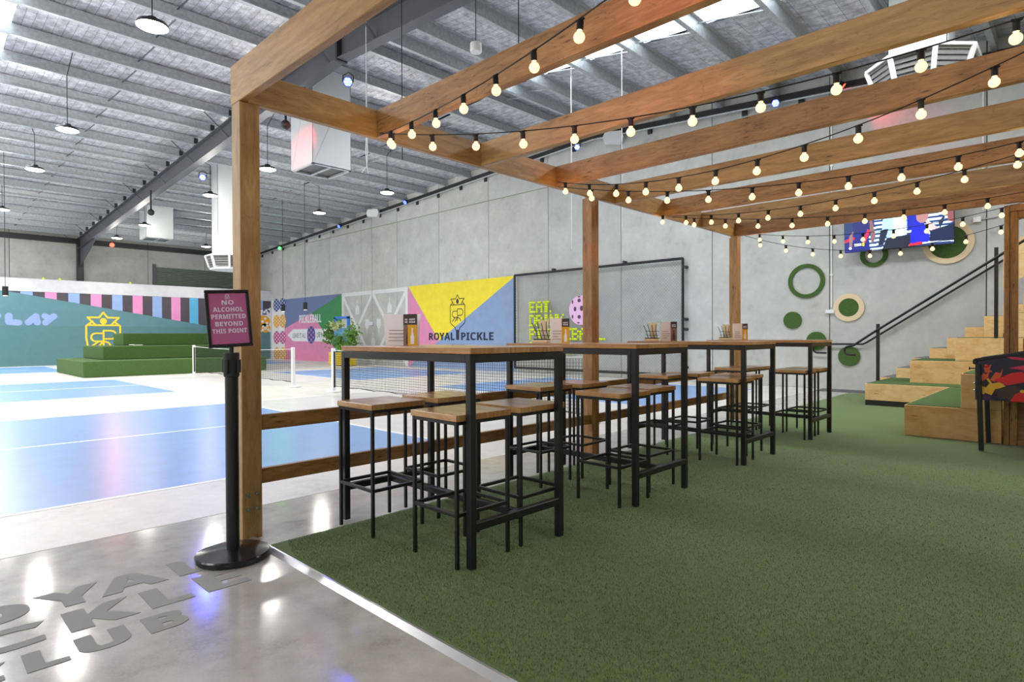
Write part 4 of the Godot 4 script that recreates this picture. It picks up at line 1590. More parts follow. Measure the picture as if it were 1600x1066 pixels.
# ---------------------------------------------------------------- tables, stools, sign stand
func make_table() -> Node3D:
	var t := thing("bar_table", "bar table with timber top and black steel frame nearest the sign stand post", "table", Vector3.ZERO, 0.0, "tall bar tables in a row")
	var L := 0.6
	var W := 0.353
	var y0 := 0.012
	var g := 0.038
	# five laminated boards
	for i in 5:
		var st := new_st()
		var z0 := -W + i * 2 * W / 5
		span(st, Vector3(-L - 0.002, 1.062, z0 + 0.0004), Vector3(L + 0.002, 1.092, z0 + 2 * W / 5 - 0.0004), 0.0016, Vector2(i * 0.37, i * 0.21))
		obj(st, "top_board", M.top[i % 3], t)
	for sx in [-1, 1]:
		for sz in [-1, 1]:
			var st := new_st()
			box(st, Vector3(sx * (L - g / 2), (y0 + 1.061) / 2, sz * (W - g / 2)), Vector3(g, 1.061 - y0, g), 0.003)
			obj(st, "leg", M.frame, t)
	for sz in [-1, 1]:
		var st := new_st()
		box(st, Vector3(0, 1.04, sz * (W - g / 2)), Vector3(2 * (L - g), 0.042, g), 0.003)
		obj(st, "apron", M.frame, t)
	for sx in [-1, 1]:
		var st := new_st()
		box(st, Vector3(sx * (L - g / 2), 1.04, 0), Vector3(g, 0.042, 2 * (W - g)), 0.003)
		obj(st, "apron", M.frame, t)
		st = new_st()
		box(st, Vector3(sx * (L - g / 2), 0.214, 0), Vector3(g, 0.04, 2 * (W - g)), 0.003)
		obj(st, "end_rail", M.frame, t)
	var s2 := new_st()
	box(s2, Vector3(0, 0.214, 0), Vector3(2 * (L - g), 0.038, g), 0.003)
	obj(s2, "long_rail", M.frame, t)
	return t

func make_stool() -> Node3D:
	var t := thing("bar_stool", "", "stool", Vector3.ZERO, 0.0, "square timber topped bar stools")
	for i in 3:
		var st := new_st()
		var z0 := -0.1875 + i * 0.125
		span(st, Vector3(-0.1875, 0.734, z0 + 0.0003), Vector3(0.1875, 0.765, z0 + 0.1247), 0.0018, Vector2(i * 0.41, i * 0.17))
		obj(st, "seat_board", M.top[(i + 1) % 3], t)
	var p := 0.1725
	var g := 0.0178
	for sx in [-1, 1]:
		for sz in [-1, 1]:
			var st := new_st()
			box(st, Vector3(sx * p, (0.012 + 0.733) / 2, sz * p), Vector3(g, 0.721, g), 0.0015)
			obj(st, "leg", M.frame, t)
	for y in [0.7245, 0.275]:
		for s in [-1, 1]:
			var st := new_st()
			box(st, Vector3(0, y, s * p), Vector3(2 * p - g, g, g), 0.0015)
			obj(st, "seat_rail" if y > 0.5 else "footrest", M.frame, t)
			st = new_st()
			box(st, Vector3(s * p, y, 0), Vector3(g, g, 2 * p - g), 0.0015)
			obj(st, "seat_rail" if y > 0.5 else "footrest", M.frame, t)
	return t

func furniture() -> void:
	var tz := [-1.924, -3.391, -5.122, -6.859]
	var names := ["bar table with timber top standing next to the sign stand post", "second bar table from the sign stand, bearing a cutlery caddy", "third bar table from the sign stand, beside the middle of the turf", "last bar table of the row, closest to the mural wall"]
	var base := make_table()
	for i in 4:
		var c := Vector3(-2.742, 0, tz[i] - 0.353)
		if i == 0:
			base.position = c
			base.set_meta("label", names[0])
		else:
			copy(base, "bar_table", c, names[i])
	var spots := [
		[Vector2(-3.071, -2.034), Vector2(-2.373, -2.063), Vector2(-2.372, -2.51), Vector2(-3.086, -2.518)],
		[Vector2(-3.108, -3.515), Vector2(-2.388, -3.48), Vector2(-2.45, -3.949), Vector2(-3.07, -3.962)],
		[Vector2(-3.05, -5.27), Vector2(-2.371, -5.26), Vector2(-2.478, -5.727), Vector2(-2.984, -5.738)],
		[Vector2(-3.03, -6.99), Vector2(-2.372, -6.982), Vector2(-2.374, -7.448), Vector2(-3.035, -7.43)]]
	var which := ["the table by the sign stand", "the second table from the sign stand", "the third table from the sign stand", "the last table of the row"]
	var pos := ["sign side, rail end", "sign side, turf end", "mural side, turf end", "mural side, rail end"]
	var stool := make_stool()
	var first := true
	for i in 4:
		for k in 4:
			var p: Vector2 = spots[i][k]
			var label := "square timber stool at %s, %s" % [which[i], pos[k]]
			if first:
				stool.position = Vector3(p.x, 0, p.y)
				stool.set_meta("label", label)
				first = false
			else:
				copy(stool, "bar_stool", Vector3(p.x, 0, p.y), label, rng.randf_range(-0.02, 0.02))
	table_settings(tz)
	sign_stand()

func table_settings(tz: Array) -> void:
	var which := ["on the table next to the sign stand", "on the second table from the sign stand", "on the third table from the sign stand", "on the last table of the row"]
	for i in 4:
		var z: float = tz[i] - 0.353
		var x := -3.13
		var y := 1.092
		# timber block with fork racks
		if true:
			var cx: float = x - 0.12
			var cd := thing("cutlery_caddy", "black wire caddy on a timber block %s" % which[i], "caddy", Vector3(cx, y, z + (0.02 if i > 0 else -0.07)), 0.15)
			var st := new_st()
			box(st, Vector3(0, 0.012, 0), Vector3(0.15, 0.024, 0.1), 0.003)
			obj(st, "block", M.pale_wood, cd)
			st = new_st()
			box(st, Vector3(0, 0.029, 0), Vector3(0.13, 0.01, 0.085), 0.002)
			obj(st, "tray", M.black, cd)
			for k in 4:
				st = new_st()
				var bx := -0.055 + k * 0.034
				tube(st, [Vector3(bx, 0.03, -0.02), Vector3(bx - 0.01, 0.1, 0.0), Vector3(bx - 0.035 + k * 0.012, 0.165 + 0.01 * (k % 2), 0.02)], 0.0032, 5)
				obj(st, "wire", M.black, cd)
			for yy in [0.06, 0.1]:
				st = new_st()
				tube(st, [Vector3(-0.06, yy, 0.035), Vector3(0.06, yy, 0.035), Vector3(0.06, yy, -0.035), Vector3(-0.06, yy, -0.035), Vector3(-0.06, yy, 0.035)], 0.0025, 5)
				obj(st, "wire", M.black, cd)
			st = new_st()
			prism(st, PackedVector2Array([Vector2(-0.035, 0.03), Vector2(0.03, 0.03), Vector2(0.045, 0.2), Vector2(0.0, 0.185), Vector2(-0.045, 0.2)]), -0.03, -0.027)
			obj(st, "paper_insert", M.pale_wood, cd)
		# folded menu
		var mx: float = x + 0.03 if i > 0 else x - 0.035
		var mw: float = 0.06 if i > 0 else 0.115
		var mn := thing("menu_stand", "white folded paper menu standing %s" % which[i], "menu", Vector3(mx, y, z + (0.0 if i > 0 else 0.02)), deg_to_rad(30 if i > 0 else 26))
		for s in [-1, 1]:
			var st := new_st()
			box(st, Vector3(0, 0.1, s * 0.02), Vector3(mw * 2, 0.2, 0.0015), 0.0, Basis(Vector3.RIGHT, s * 0.12))
			obj(st, "leaf", M.paper, mn)
		var face := Transform3D(Basis(Vector3.RIGHT, 0.12 - 0.24), Vector3(0, 0.1, 0.0215))
		for r in 7:
			var st := new_st()
			prism(st, PackedVector2Array([Vector2(-mw * 0.7, 0.065 - r * 0.022), Vector2(mw * (0.1 + 0.5 * absf(sin(r * 2.3 + i))), 0.065 - r * 0.022), Vector2(mw * (0.1 + 0.5 * absf(sin(r * 2.3 + i))), 0.061 - r * 0.022), Vector2(-mw * 0.7, 0.061 - r * 0.022)]), 0.0012, 0.0012, face)
			obj(st, "print_line", M.card_photo, mn)
		# drinks cards
		var n := 2 if i == 0 else 1
		for k in n:
			var cxx := x + 0.125 + k * 0.045 if i > 0 else x + 0.085 + k * 0.045
			var kind := (i + k) % 2
			var cm := thing("drinks_card", ["brown drinks card with a bottle picture %s", "yellow drinks card with a white bottle %s"][kind] % which[i], "card", Vector3(cxx, y, z + (0.02 if i > 0 else 0.06)), deg_to_rad(30))
			var st := new_st()
			box(st, Vector3(0, 0.098, 0), Vector3(0.062, 0.196, 0.003), 0.0)
			obj(st, "card", [M.card_photo, M.card_yellow][kind], cm)
			st = new_st()
			box(st, Vector3(0, 0.163, 0.0005), Vector3(0.0622, 0.066, 0.0034), 0.0)
			obj(st, "header", M.card_dark, cm)
			lettering("HAPPY", Vector2(-0.02, 0.157), Vector2(0.02, 0.169), M.paper, cm, Transform3D(Basis(), Vector3(0, 0, 0.003)), "lettering", 700, 0.0005)
			lettering("HOUR", Vector2(-0.02, 0.141), Vector2(0.02, 0.153), M.paper, cm, Transform3D(Basis(), Vector3(0, 0, 0.003)), "lettering", 700, 0.0005)
			st = new_st()
			prism(st, PackedVector2Array([Vector2(-0.012, 0.01), Vector2(0.012, 0.01), Vector2(0.012, 0.06), Vector2(0.005, 0.08), Vector2(0.005, 0.11), Vector2(-0.005, 0.11), Vector2(-0.005, 0.08), Vector2(-0.012, 0.06)]), 0.0018, 0.0022)
			obj(st, "bottle_print", [M.card_dark, M.paper][kind], cm)

func sign_stand() -> void:
	var t := thing("sign_stand", "black stanchion carrying a framed pink no alcohol sign beside the post", "sign stand", Vector3(-3.2, 0, -1.21))
	var st := new_st()
	lathe(st, [[0.0, 0.0], [0.176, 0.0], [0.181, 0.006], [0.181, 0.026], [0.176, 0.033], [0.10, 0.043], [0.05, 0.05], [0.036, 0.052], [0.0, 0.052]], Transform3D(Basis(), Vector3(0, 0.002, 0)), 48)
	var bm := mat(rgb(30, 30, 31), 0.16)
	obj(st, "base", bm, t)
	st = new_st()
	cyl(st, Vector3(0, 0.05, 0), Vector3(0, 0.98, 0), 0.0325, 24)
	obj(st, "pole", M.black, t)
	st = new_st()
	lathe(st, [[0.0, 0.0], [0.036, 0.0], [0.038, 0.004], [0.038, 0.12], [0.035, 0.125], [0.0, 0.126]], Transform3D(Basis(), Vector3(0, 0.945, 0)), 24)
	obj(st, "belt_head", M.black_matte, t)
	for a in 4:
		st = new_st()
		var b := Basis(Vector3.UP, a * PI / 2 + 0.6)
		box(st, b * Vector3(0.042, 1.0, 0), Vector3(0.014, 0.07, 0.022), 0.003, b)
		obj(st, "belt_slot", M.black, t)
	st = new_st()
	cyl(st, Vector3(0, 1.06, 0), Vector3(0, 1.115, 0), 0.011, 12)
	obj(st, "stem", M.black, t)
	# the sign itself
	var yaw := deg_to_rad(77.9)
	var bs := Basis(Vector3.UP, yaw) * Basis(Vector3.RIGHT, -deg_to_rad(6.7)) * Basis(Vector3.BACK, deg_to_rad(3.0))
	var tf := Transform3D(bs, Vector3(-0.009, 1.247, 0.008))
	var w := 0.106
	var h := 0.1495
	var b := 0.0165
	for e in [[Vector3(0, h - b / 2, 0), Vector3(2 * w, b, 0.014)], [Vector3(0, -h + b / 2, 0), Vector3(2 * w, b, 0.014)], [Vector3(w - b / 2, 0, 0), Vector3(b, 2 * h - 2 * b, 0.014)], [Vector3(-w + b / 2, 0, 0), Vector3(b, 2 * h - 2 * b, 0.014)]]:
		st = new_st()
		box(st, tf * e[0], e[1], 0.003, bs)
		obj(st, "sign_frame", M.black, t)
	st = new_st()
	box(st, tf * Vector3(0, 0, -0.002), Vector3(2 * w - 2 * b + 0.002, 2 * h - 2 * b + 0.002, 0.004), 0.0, bs)
	var sg := obj(st, "sign_panel", M.sign_pink, t)
	var rows := [["NO", 0.0285, 0.073], ["ALCOHOL", 0.072, 0.036], ["PERMITTED", 0.082, -0.001], ["BEYOND", 0.066, -0.039], ["THIS POINT", 0.083, -0.0765]]
	for r in rows:
		var hw: float = r[1]
		lettering(r[0], Vector2(-hw, r[2] - 0.0005), Vector2(hw, r[2] + 0.0235), M.sign_ink, sg, tf * Transform3D(Basis(), Vector3(0, 0, 0.001)), "lettering", 700, 0.0006)
	st = new_st()
	for l in crest_lines():
		var pts := []
		for p in l:
			pts.append(Vector2(0, 0.1175) + p * 0.0105)
		stroke(st, pts, 0.0018, 0.0012, tf, 5)
	obj(st, "crest_print", M.sign_ink, sg)


# ---------------------------------------------------------------- plywood bleacher stairs and handrails
func tier(parent: Node, x0: float, x1: float, y0: float, y1: float, z0: float, z1: float, k: int, green := true, kick := false) -> void:
	var st := new_st()
	span(st, Vector3(x0, y0 + (0.085 if kick else 0.0), z0), Vector3(x1, y1, z1), 0.003, Vector2(k * 0.83, k * 0.31))
	obj(st, "plywood_box", M.ply[k % 3], parent)
	if kick:
		st = new_st()
		span(st, Vector3(x0 + 0.003, y0, z0 + 0.003), Vector3(x1, y0 + 0.085, z1 - 0.003))
		obj(st, "kickboard", M.black_matte, parent)
	if green:
		st = new_st()
		span(st, Vector3(x0 + 0.02, y1 - 0.001, z0 + 0.01), Vector3(x1, y1 + 0.008, z1 - 0.02), 0.002)
		obj(st, "turf_top", M.turf_deco, parent)

func stairs() -> void:
	var t := thing("plywood_bleachers", "stepped plywood seating tiers topped with green turf below the television", "bleachers")
	# seating tiers rise along +x; sides face the tables
	tier(t, -2.59, 4.0, 0.013, 0.36, -12.58, -10.88, 0, true, true)
	tier(t, -1.494, -0.64, 0.013, 0.355, -10.86, -7.93, 1)
	tier(t, -0.98, -0.64, 0.357, 0.725, -10.86, -7.93, 2)
	tier(t, -0.62, 4.0, 0.013, 0.725, -10.86, -8.2, 1)
	tier(t, -2.09, 4.0, 0.362, 0.725, -12.58, -11.5, 1)
	tier(t, -1.5, 4.0, 0.727, 1.09, -12.58, -11.56, 2)
	tier(t, -0.83, 4.0, 1.092, 1.46, -12.58, -11.6, 0)
	tier(t, -0.2, 4.0, 1.462, 1.83, -12.58, -11.6, 1)
	var s := thing("plywood_stairs", "plywood stair flight with grey treads along the mural wall", "stairs")
	for k in range(1, 15):
		var st := new_st()
		var x := -3.0 + 0.25 * (k - 1)
		span(st, Vector3(x, maxf(0.013, 0.181 * (k - 1) - 0.3), WALL_Z + 0.01), Vector3(x + 0.249, 0.181 * k, -12.6), 0.003, Vector2(k * 0.57, k * 0.23))
		obj(st, "step", M.ply[k % 3], s)
		st = new_st()
		span(st, Vector3(x + 0.012, 0.181 * k - 0.001, WALL_Z + 0.03), Vector3(x + 0.25, 0.181 * k + 0.006, -12.62), 0.002)
		obj(st, "tread", M.louver, s)
	# slanted plywood panel behind the upper rail
	var pn := new_st()
	prism(pn, PackedVector2Array([Vector2(-1.0, 1.9), Vector2(0.6, 3.0), Vector2(0.6, 3.75), Vector2(-1.0, 2.55)]), 0.0, 0.02, Transform3D(Basis(), Vector3(0, 0, -12.62)))
	obj(pn, "balustrade_panel", M.ply[0], s)
	# wall handrail
	var h := thing("wall_handrail", "black tubular handrail bracketed to the concrete wall above the stairs", "handrail")
	var z := WALL_Z + 0.08
	var st2 := new_st()
	var pts := arc(Vector2(-4.16, 0.86), 0.085, 0.095, 270, 90, 8)
	var path := [Vector3(-3.98, 0.765, z)]
	for p in pts:
		path.append(Vector3(p.x, p.y, z))
	path += [Vector3(-3.9, 0.955, z), Vector3(-3.3, 0.955, z), Vector3(-3.24, 0.985, z), Vector3(-0.7, 2.73, z), Vector3(0.5, 3.56, z)]
	tube(st2, path, 0.02, 10)
	obj(st2, "rail", M.black, h)
	for p in [[-2.75, 1.30], [-1.95, 1.85], [-1.0, 2.5]]:
		st2 = new_st()
		tube(st2, [Vector3(p[0], p[1], z), Vector3(p[0], p[1] - 0.05, z), Vector3(p[0], p[1] - 0.06, WALL_Z)], 0.009, 6)
		cyl(st2, Vector3(p[0], p[1] - 0.06, WALL_Z), Vector3(p[0], p[1] - 0.06, WALL_Z + 0.01), 0.035, 14)
		obj(st2, "bracket", M.zinc, h)
	# free handrail on posts
	h = thing("post_handrail", "black tubular handrail on two square posts beside the seating tiers", "handrail")
	z = -11.56
	st2 = new_st()
	path = [Vector3(-2.88, 0.80, z + 0.03)]
	for p in arc(Vector2(-2.99, 0.875), 0.075, 0.07, 270, 100, 8):
		path.append(Vector3(p.x, p.y, z + 0.03))
	path += [Vector3(-2.92, 0.965, z + 0.03), Vector3(-2.62, 1.185, z + 0.03), Vector3(-0.96, 2.33, z + 0.03), Vector3(0.5, 3.34, z + 0.03)]
	tube(st2, path, 0.02, 10)
	obj(st2, "rail", M.black, h)
	for p in [[-2.56, 0.362, 1.33], [-1.0, 1.092, 2.46]]:
		st2 = new_st()
		var lift := 0.366 if p[0] < -2.0 else 1.096
		span(st2, Vector3(p[0] - 0.024, lift, z - 0.03), Vector3(p[0] + 0.024, p[2], z + 0.012), 0.003)
		obj(st2, "post", M.frame, h)


# ---------------------------------------------------------------- pinball machine and timber frame beside it
func arcade() -> void:
	var t := thing("timber_booth", "timber booth opening of doubled boards standing under the end beam", "booth", Vector3(0, 0, -7.93))
	for p in [[-0.624, -0.580, 2.47, 0.0], [-0.579, -0.515, 2.40, -0.012]]:
		var st := new_st()
		span(st, Vector3(p[0], 0.012, -0.11), Vector3(p[1], p[2], p[3]), 0.003, Vector2(p[0] * 3.0, p[0]))
		obj(st, "upright", M.timber[1], t)
	var st2 := new_st()
	span(st2, Vector3(-0.579, 2.402, -0.11), Vector3(0.74, 2.472, 0.0), 0.003, Vector2(0.3, 0.4))
	obj(st2, "header", M.timber[3], t)
	st2 = new_st()
	span(st2, Vector3(-0.514, 2.33, -0.105), Vector3(0.74, 2.40, -0.012), 0.003, Vector2(1.3, 0.6))
	obj(st2, "inner_header", M.timber[1], t)
	st2 = new_st()
	span(st2, Vector3(-0.514, 0.012, -0.1), Vector3(0.74, 0.07, -0.014), 0.003, Vector2(0.8, 0.2))
	obj(st2, "sill", M.timber[1], t)
	st2 = new_st()
	span(st2, Vector3(-0.514, 0.071, -0.07), Vector3(0.74, 0.5, -0.05), 0.0, Vector2(0.1, 0.8))
	obj(st2, "lower_panel", M.timber[3], t)
	st2 = new_st()
	span(st2, Vector3(-0.475, 0.501, -0.1), Vector3(0.74, 1.105, -0.03), 0.003, Vector2(0.6, 0.5))
	obj(st2, "counter_panel", M.timber[1], t)

	var pm := thing("pinball_machine", "pinball machine with dark flame and robot artwork on black metal legs", "pinball machine", Vector3(-0.79, 0.012, -7.31))
	# cabinet: x along its length, z from 0 to -0.57
	var side := PackedVector2Array([Vector2(0.0, 0.50), Vector2(1.3, 0.50), Vector2(1.3, 1.14), Vector2(0.02, 0.885), Vector2(0.0, 0.875)])
	var st := new_st()
	prism(st, side, -0.56, -0.002)
	obj(st, "cabinet", mat(rgb(28, 26, 44), 0.4), pm)
	st = new_st()
	var n := side.size()
	var uvs := []
	for p in side:
		uvs.append(Vector2(p.x / 1.3, 1.0 - (p.y - 0.5) / 0.64))
	for i in range(1, n - 1):
		for j in [0, i + 1, i]:
			st.set_normal(Vector3(0, 0, 1))
			st.set_uv(uvs[j])
			st.add_vertex(Vector3(side[j].x, side[j].y, 0.0))
	var am := mat(Color.WHITE, 0.3)
	am.albedo_texture = flame_picture()
	obj(st, "side_art", am, pm)
	st = new_st()
	bar(st, Vector3(-0.005, 0.885, -0.01), Vector3(1.3, 1.148, -0.01), 0.03, 0.03, 0.004)
	bar(st, Vector3(-0.005, 0.885, -0.55), Vector3(1.3, 1.148, -0.55), 0.03, 0.03, 0.004)
	obj(st, "side_rail", M.black, pm)
	st = new_st()
	box(st, Vector3(0.0, 0.87, -0.28), Vector3(0.04, 0.05, 0.57), 0.008)
	obj(st, "lockdown_bar", M.black, pm)
	st = new_st()
	span(st, Vector3(1.02, 1.15, -0.62), Vector3(1.3, 1.85, 0.06), 0.01)
	obj(st, "backbox", M.black, pm)
	for x in [0.03, 1.27]:
		for z in [-0.0, -0.56]:
			st = new_st()
			var top: float = 0.84 if x < 0.5 else 0.9
			bar(st, Vector3(x - 0.005, top, z), Vector3(x + 0.02, 0.012, z + (0.012 if z > -0.1 else -0.012)), 0.04, 0.04, 0.006)
			obj(st, "leg", M.black, pm)
			st = new_st()
			cyl(st, Vector3(x + 0.02, 0.0, z), Vector3(x + 0.02, 0.012, z), 0.02, 12)
			obj(st, "foot", M.chrome, pm)
	st = new_st()
	cyl(st, Vector3(-0.05, 0.8, -0.1), Vector3(0.0, 0.8, -0.1), 0.006, 8)
	cyl(st, Vector3(-0.06, 0.8, -0.1), Vector3(-0.05, 0.8, -0.1), 0.016, 12)
	obj(st, "plunger", M.black, pm)
	for y in [0.66, 0.59]:
		st = new_st()
		lathe(st, ball_profile(0.012, 6), Transform3D(Basis(), Vector3(-0.004, y, -0.01)), 10)
		obj(st, "bolt", M.chrome, pm)
	st = new_st()
	lathe(st, [[0.0, 0.0], [0.017, 0.0], [0.015, 0.01], [0.0, 0.014]], Transform3D(Basis(Vector3.RIGHT, PI / 2), Vector3(0.085, 0.83, 0.0)), 14)
	obj(st, "flipper_button", mat(rgb(206, 26, 40), 0.3), pm)

func flame_picture() -> ImageTexture:
	var w := 520
	var h := 256
	var im := Image.create(w, h, false, Image.FORMAT_RGB8)
	for y in h:
		for x in w:
			im.set_pixel(x, y, Color(0.10, 0.08, 0.22).lerp(Color(0.07, 0.05, 0.10), clampf(x / 260.0, 0, 1)))
	var red := rgb(206, 26, 34)
	var gold := rgb(222, 170, 40)
	var orange := rgb(206, 84, 40)
	var magenta := rgb(206, 24, 84)
	var dark := rgb(34, 22, 26)
	fill(im, [Vector2(10, 256), Vector2(14, 190), Vector2(40, 170), Vector2(52, 190), Vector2(78, 184), Vector2(92, 200), Vector2(60, 214), Vector2(50, 236), Vector2(30, 228), Vector2(18, 256)], gold)
	fill(im, [Vector2(20, 186), Vector2(34, 174), Vector2(44, 190), Vector2(34, 206), Vector2(22, 204)], dark)
	fill(im, [Vector2(12, 170), Vector2(26, 152), Vector2(34, 156), Vector2(44, 140), Vector2(40, 168), Vector2(22, 184)], orange)
	fill(im, [Vector2(44, 178), Vector2(62, 146), Vector2(76, 150), Vector2(84, 128), Vector2(80, 160), Vector2(60, 184)], orange)
	fill(im, [Vector2(26, 130), Vector2(50, 118), Vector2(44, 138), Vector2(54, 146), Vector2(30, 150)], orange)
	fill(im, [Vector2(56, 178), Vector2(110, 148), Vector2(150, 140), Vector2(176, 160), Vector2(150, 180), Vector2(96, 196)], red)
	fill(im, [Vector2(140, 144), Vector2(250, 90), Vector2(262, 120), Vector2(170, 180)], rgb(74, 58, 60))
	fill(im, [Vector2(170, 134), Vector2(250, 96), Vector2(254, 106), Vector2(176, 146)], rgb(190, 186, 188))
	fill(im, [Vector2(60, 212), Vector2(120, 196), Vector2(150, 214), Vector2(110, 250), Vector2(70, 246)], rgb(62, 44, 34))
	fill(im, [Vector2(104, 256), Vector2(120, 226), Vector2(160, 206), Vector2(250, 180), Vector2(280, 256)], red)
	fill(im, [Vector2(150, 256), Vector2(168, 232), Vector2(200, 240), Vector2(230, 256)], gold)
	fill(im, [Vector2(160, 256), Vector2(174, 240), Vector2(198, 248), Vector2(214, 256)], magenta)
	fill(im, oval(140, 216, 7, 6), gold)
	fill(im, oval(176, 200, 8, 6), gold)
	fill(im, [Vector2(98, 130), Vector2(170, 112), Vector2(260, 116), Vector2(180, 124), Vector2(150, 138), Vector2(130, 134)], magenta)
	fill(im, [Vector2(90, 86), Vector2(140, 90), Vector2(190, 106), Vector2(150, 100), Vector2(110, 96)], magenta)
	fill(im, [Vector2(170, 60), Vector2(250, 70), Vector2(330, 60), Vector2(240, 84)], magenta)
	fill(im, [Vector2(10, 256), Vector2(14, 232), Vector2(40, 236), Vector2(56, 256)], rgb(70, 34, 84))
	fill(im, [Vector2(300, 256), Vector2(320, 140), Vector2(420, 120), Vector2(480, 256)], red)
	fill(im, [Vector2(330, 230), Vector2(350, 160), Vector2(410, 150), Vector2(440, 230)], dark)
	return ImageTexture.create_from_image(im)


# ---------------------------------------------------------------- lamps, ducts and cables under the roof
func pendant(x: float, z: float, label: String, y := 5.28) -> void:
	var t := thing("bay_light", label, "pendant light", Vector3(x, y, z), 0.0, "round high bay lamps hanging under the roof")
	var st := new_st()
	var best := 0.0
	for p in purlin_xs():
		if absf(p - x) < absf(best - x):
			best = p
	tube(st, [Vector3(0, 0.12, 0), Vector3(0, roof_y(x) - y - 0.5, 0), Vector3(best - x, roof_y(best) - y - 0.251, 0)], 0.008, 5)
	obj(st, "cable", M.cable, t)
	st = new_st()
	lathe(st, [[0.19, 0.0], [0.195, 0.02], [0.18, 0.05], [0.08, 0.07], [0.06, 0.12], [0.0, 0.125]], Transform3D(), 28)
	obj(st, "housing", M.black, t)
	st = new_st()
	lathe(st, [[0.0, -0.03], [0.10, -0.027], [0.17, -0.012], [0.19, 0.0]], Transform3D(), 28)
	obj(st, "lamp_lens", M.bay_glow, t)
	# most of the light goes down, some spills sideways and up through the clear rim
	var l := OmniLight3D.new()
	l.name = "bay_spill_light"
	l.light_energy = BAY_ENERGY * 0.36
	l.light_color = rgb(255, 250, 242)
	l.omni_range = 40.0
	l.omni_attenuation = 2.0
	l.light_size = 0.13
	l.shadow_enabled = true
	l.position = Vector3(0, -0.18, 0)
	t.add_child(l)
	var d := SpotLight3D.new()
	d.name = "bay_down_light"
	d.light_energy = BAY_ENERGY
	d.light_color = rgb(255, 250, 242)
	d.spot_angle = 68.0
	d.spot_angle_attenuation = 0.7
	d.spot_range = 40.0
	d.spot_attenuation = 2.0
	d.light_size = 0.13
	d.shadow_enabled = true
	d.rotation.x = -PI / 2
	d.position = Vector3(0, -0.18, 0)
	t.add_child(d)

func par_can(p: Vector3, m: Material, c: Color, label: String, aim: Vector3, energy: float, lamps := false, cone := 24.0) -> void:
	var t := thing("par_light", label, "stage light", p)
	var d := (aim - p).normalized()
	var b := frame_of(d)
	var st := new_st()
	lathe(st, [[0.0, -0.12], [0.05, -0.12], [0.08, -0.06], [0.085, 0.02], [0.078, 0.02], [0.075, 0.005]], Transform3D(b, Vector3.ZERO), 18)
	obj(st, "housing", M.black_matte, t)
	st = new_st()
	cyl(st, d * 0.0, d * 0.012, 0.076, 18)
	obj(st, "lamp_face", m, t)
	if lamps:
		for k in 7:
			st = new_st()
			var o := Vector3.ZERO if k == 0 else (b.x * cos(k * TAU / 6) + b.z * sin(k * TAU / 6)) * 0.05
			cyl(st, o + d * 0.01, o + d * 0.02, 0.017, 8)
			obj(st, "led_lamp", M.led_white_blue, t)
	st = new_st()
	tube(st, [b.x * 0.09, b.x * 0.09 + Vector3(0, 0.1, 0) - d * 0.05, Vector3(0, 0.16, 0) - d * 0.08, -b.x * 0.09 + Vector3(0, 0.1, 0) - d * 0.05, -b.x * 0.09], 0.009, 5)
	obj(st, "yoke", M.black_matte, t)
	var l := SpotLight3D.new()
	l.name = "par_spot"
	l.light_energy = energy
	l.light_color = c
	l.spot_angle = cone
	l.spot_angle_attenuation = 0.9
	l.spot_range = 30.0
	l.spot_attenuation = 2.0
	l.light_size = 0.06
	l.shadow_enabled = true
	l.basis = Basis.looking_at(d, Vector3.UP if absf(d.y) < 0.98 else Vector3.RIGHT)
	l.position = d * 0.04
	t.add_child(l)

func diffuser(t: Node3D, y: float, r: float) -> void:
	# octagonal air outlet: top and bottom rings, tapering louvre sides
	for e in [[y + 0.42, r * 0.78, 0.05], [y, r, 0.05]]:
		pass
	var st := new_st()
	lathe(st, [[0.0, 0.0], [r * 0.82, 0.0], [r * 0.84, 0.05], [r * 0.78, 0.07], [0.0, 0.07]], Transform3D(Basis(Vector3.UP, PI / 8), Vector3(0, y, 0)), 8)
	obj(st, "base_plate", M.white, t)
	st = new_st()
	lathe(st, [[0.3, 0.0], [r, -0.06], [r * 1.02, -0.02], [0.3, 0.1]], Transform3D(Basis(Vector3.UP, PI / 8), Vector3(0, y + 0.46, 0)), 8)
	obj(st, "hood", M.white, t)
	for k in 8:
		var a := TAU * k / 8 + PI / 8
		var d := Vector3(cos(a), 0, sin(a))
		st = new_st()
		bar(st, d * r * 0.82 + Vector3(0, y + 0.05, 0), d * r * 0.985 + Vector3(0, y + 0.42, 0), 0.06, 0.06, 0.006)
		obj(st, "corner_rib", M.white, t)
		var b := a + TAU / 8
		var d2 := Vector3(cos(b), 0, sin(b))
		for j in 5:
			var s := (j + 0.5) / 5.0
			var rr := lerpf(r * 0.8, r * 0.95, s)
			st = new_st()
			bar(st, d * rr + Vector3(0, y + 0.07 + s * 0.36, 0), d2 * rr + Vector3(0, y + 0.07 + s * 0.36, 0), 0.012, 0.06)
			obj(st, "louvre", M.louver, t)

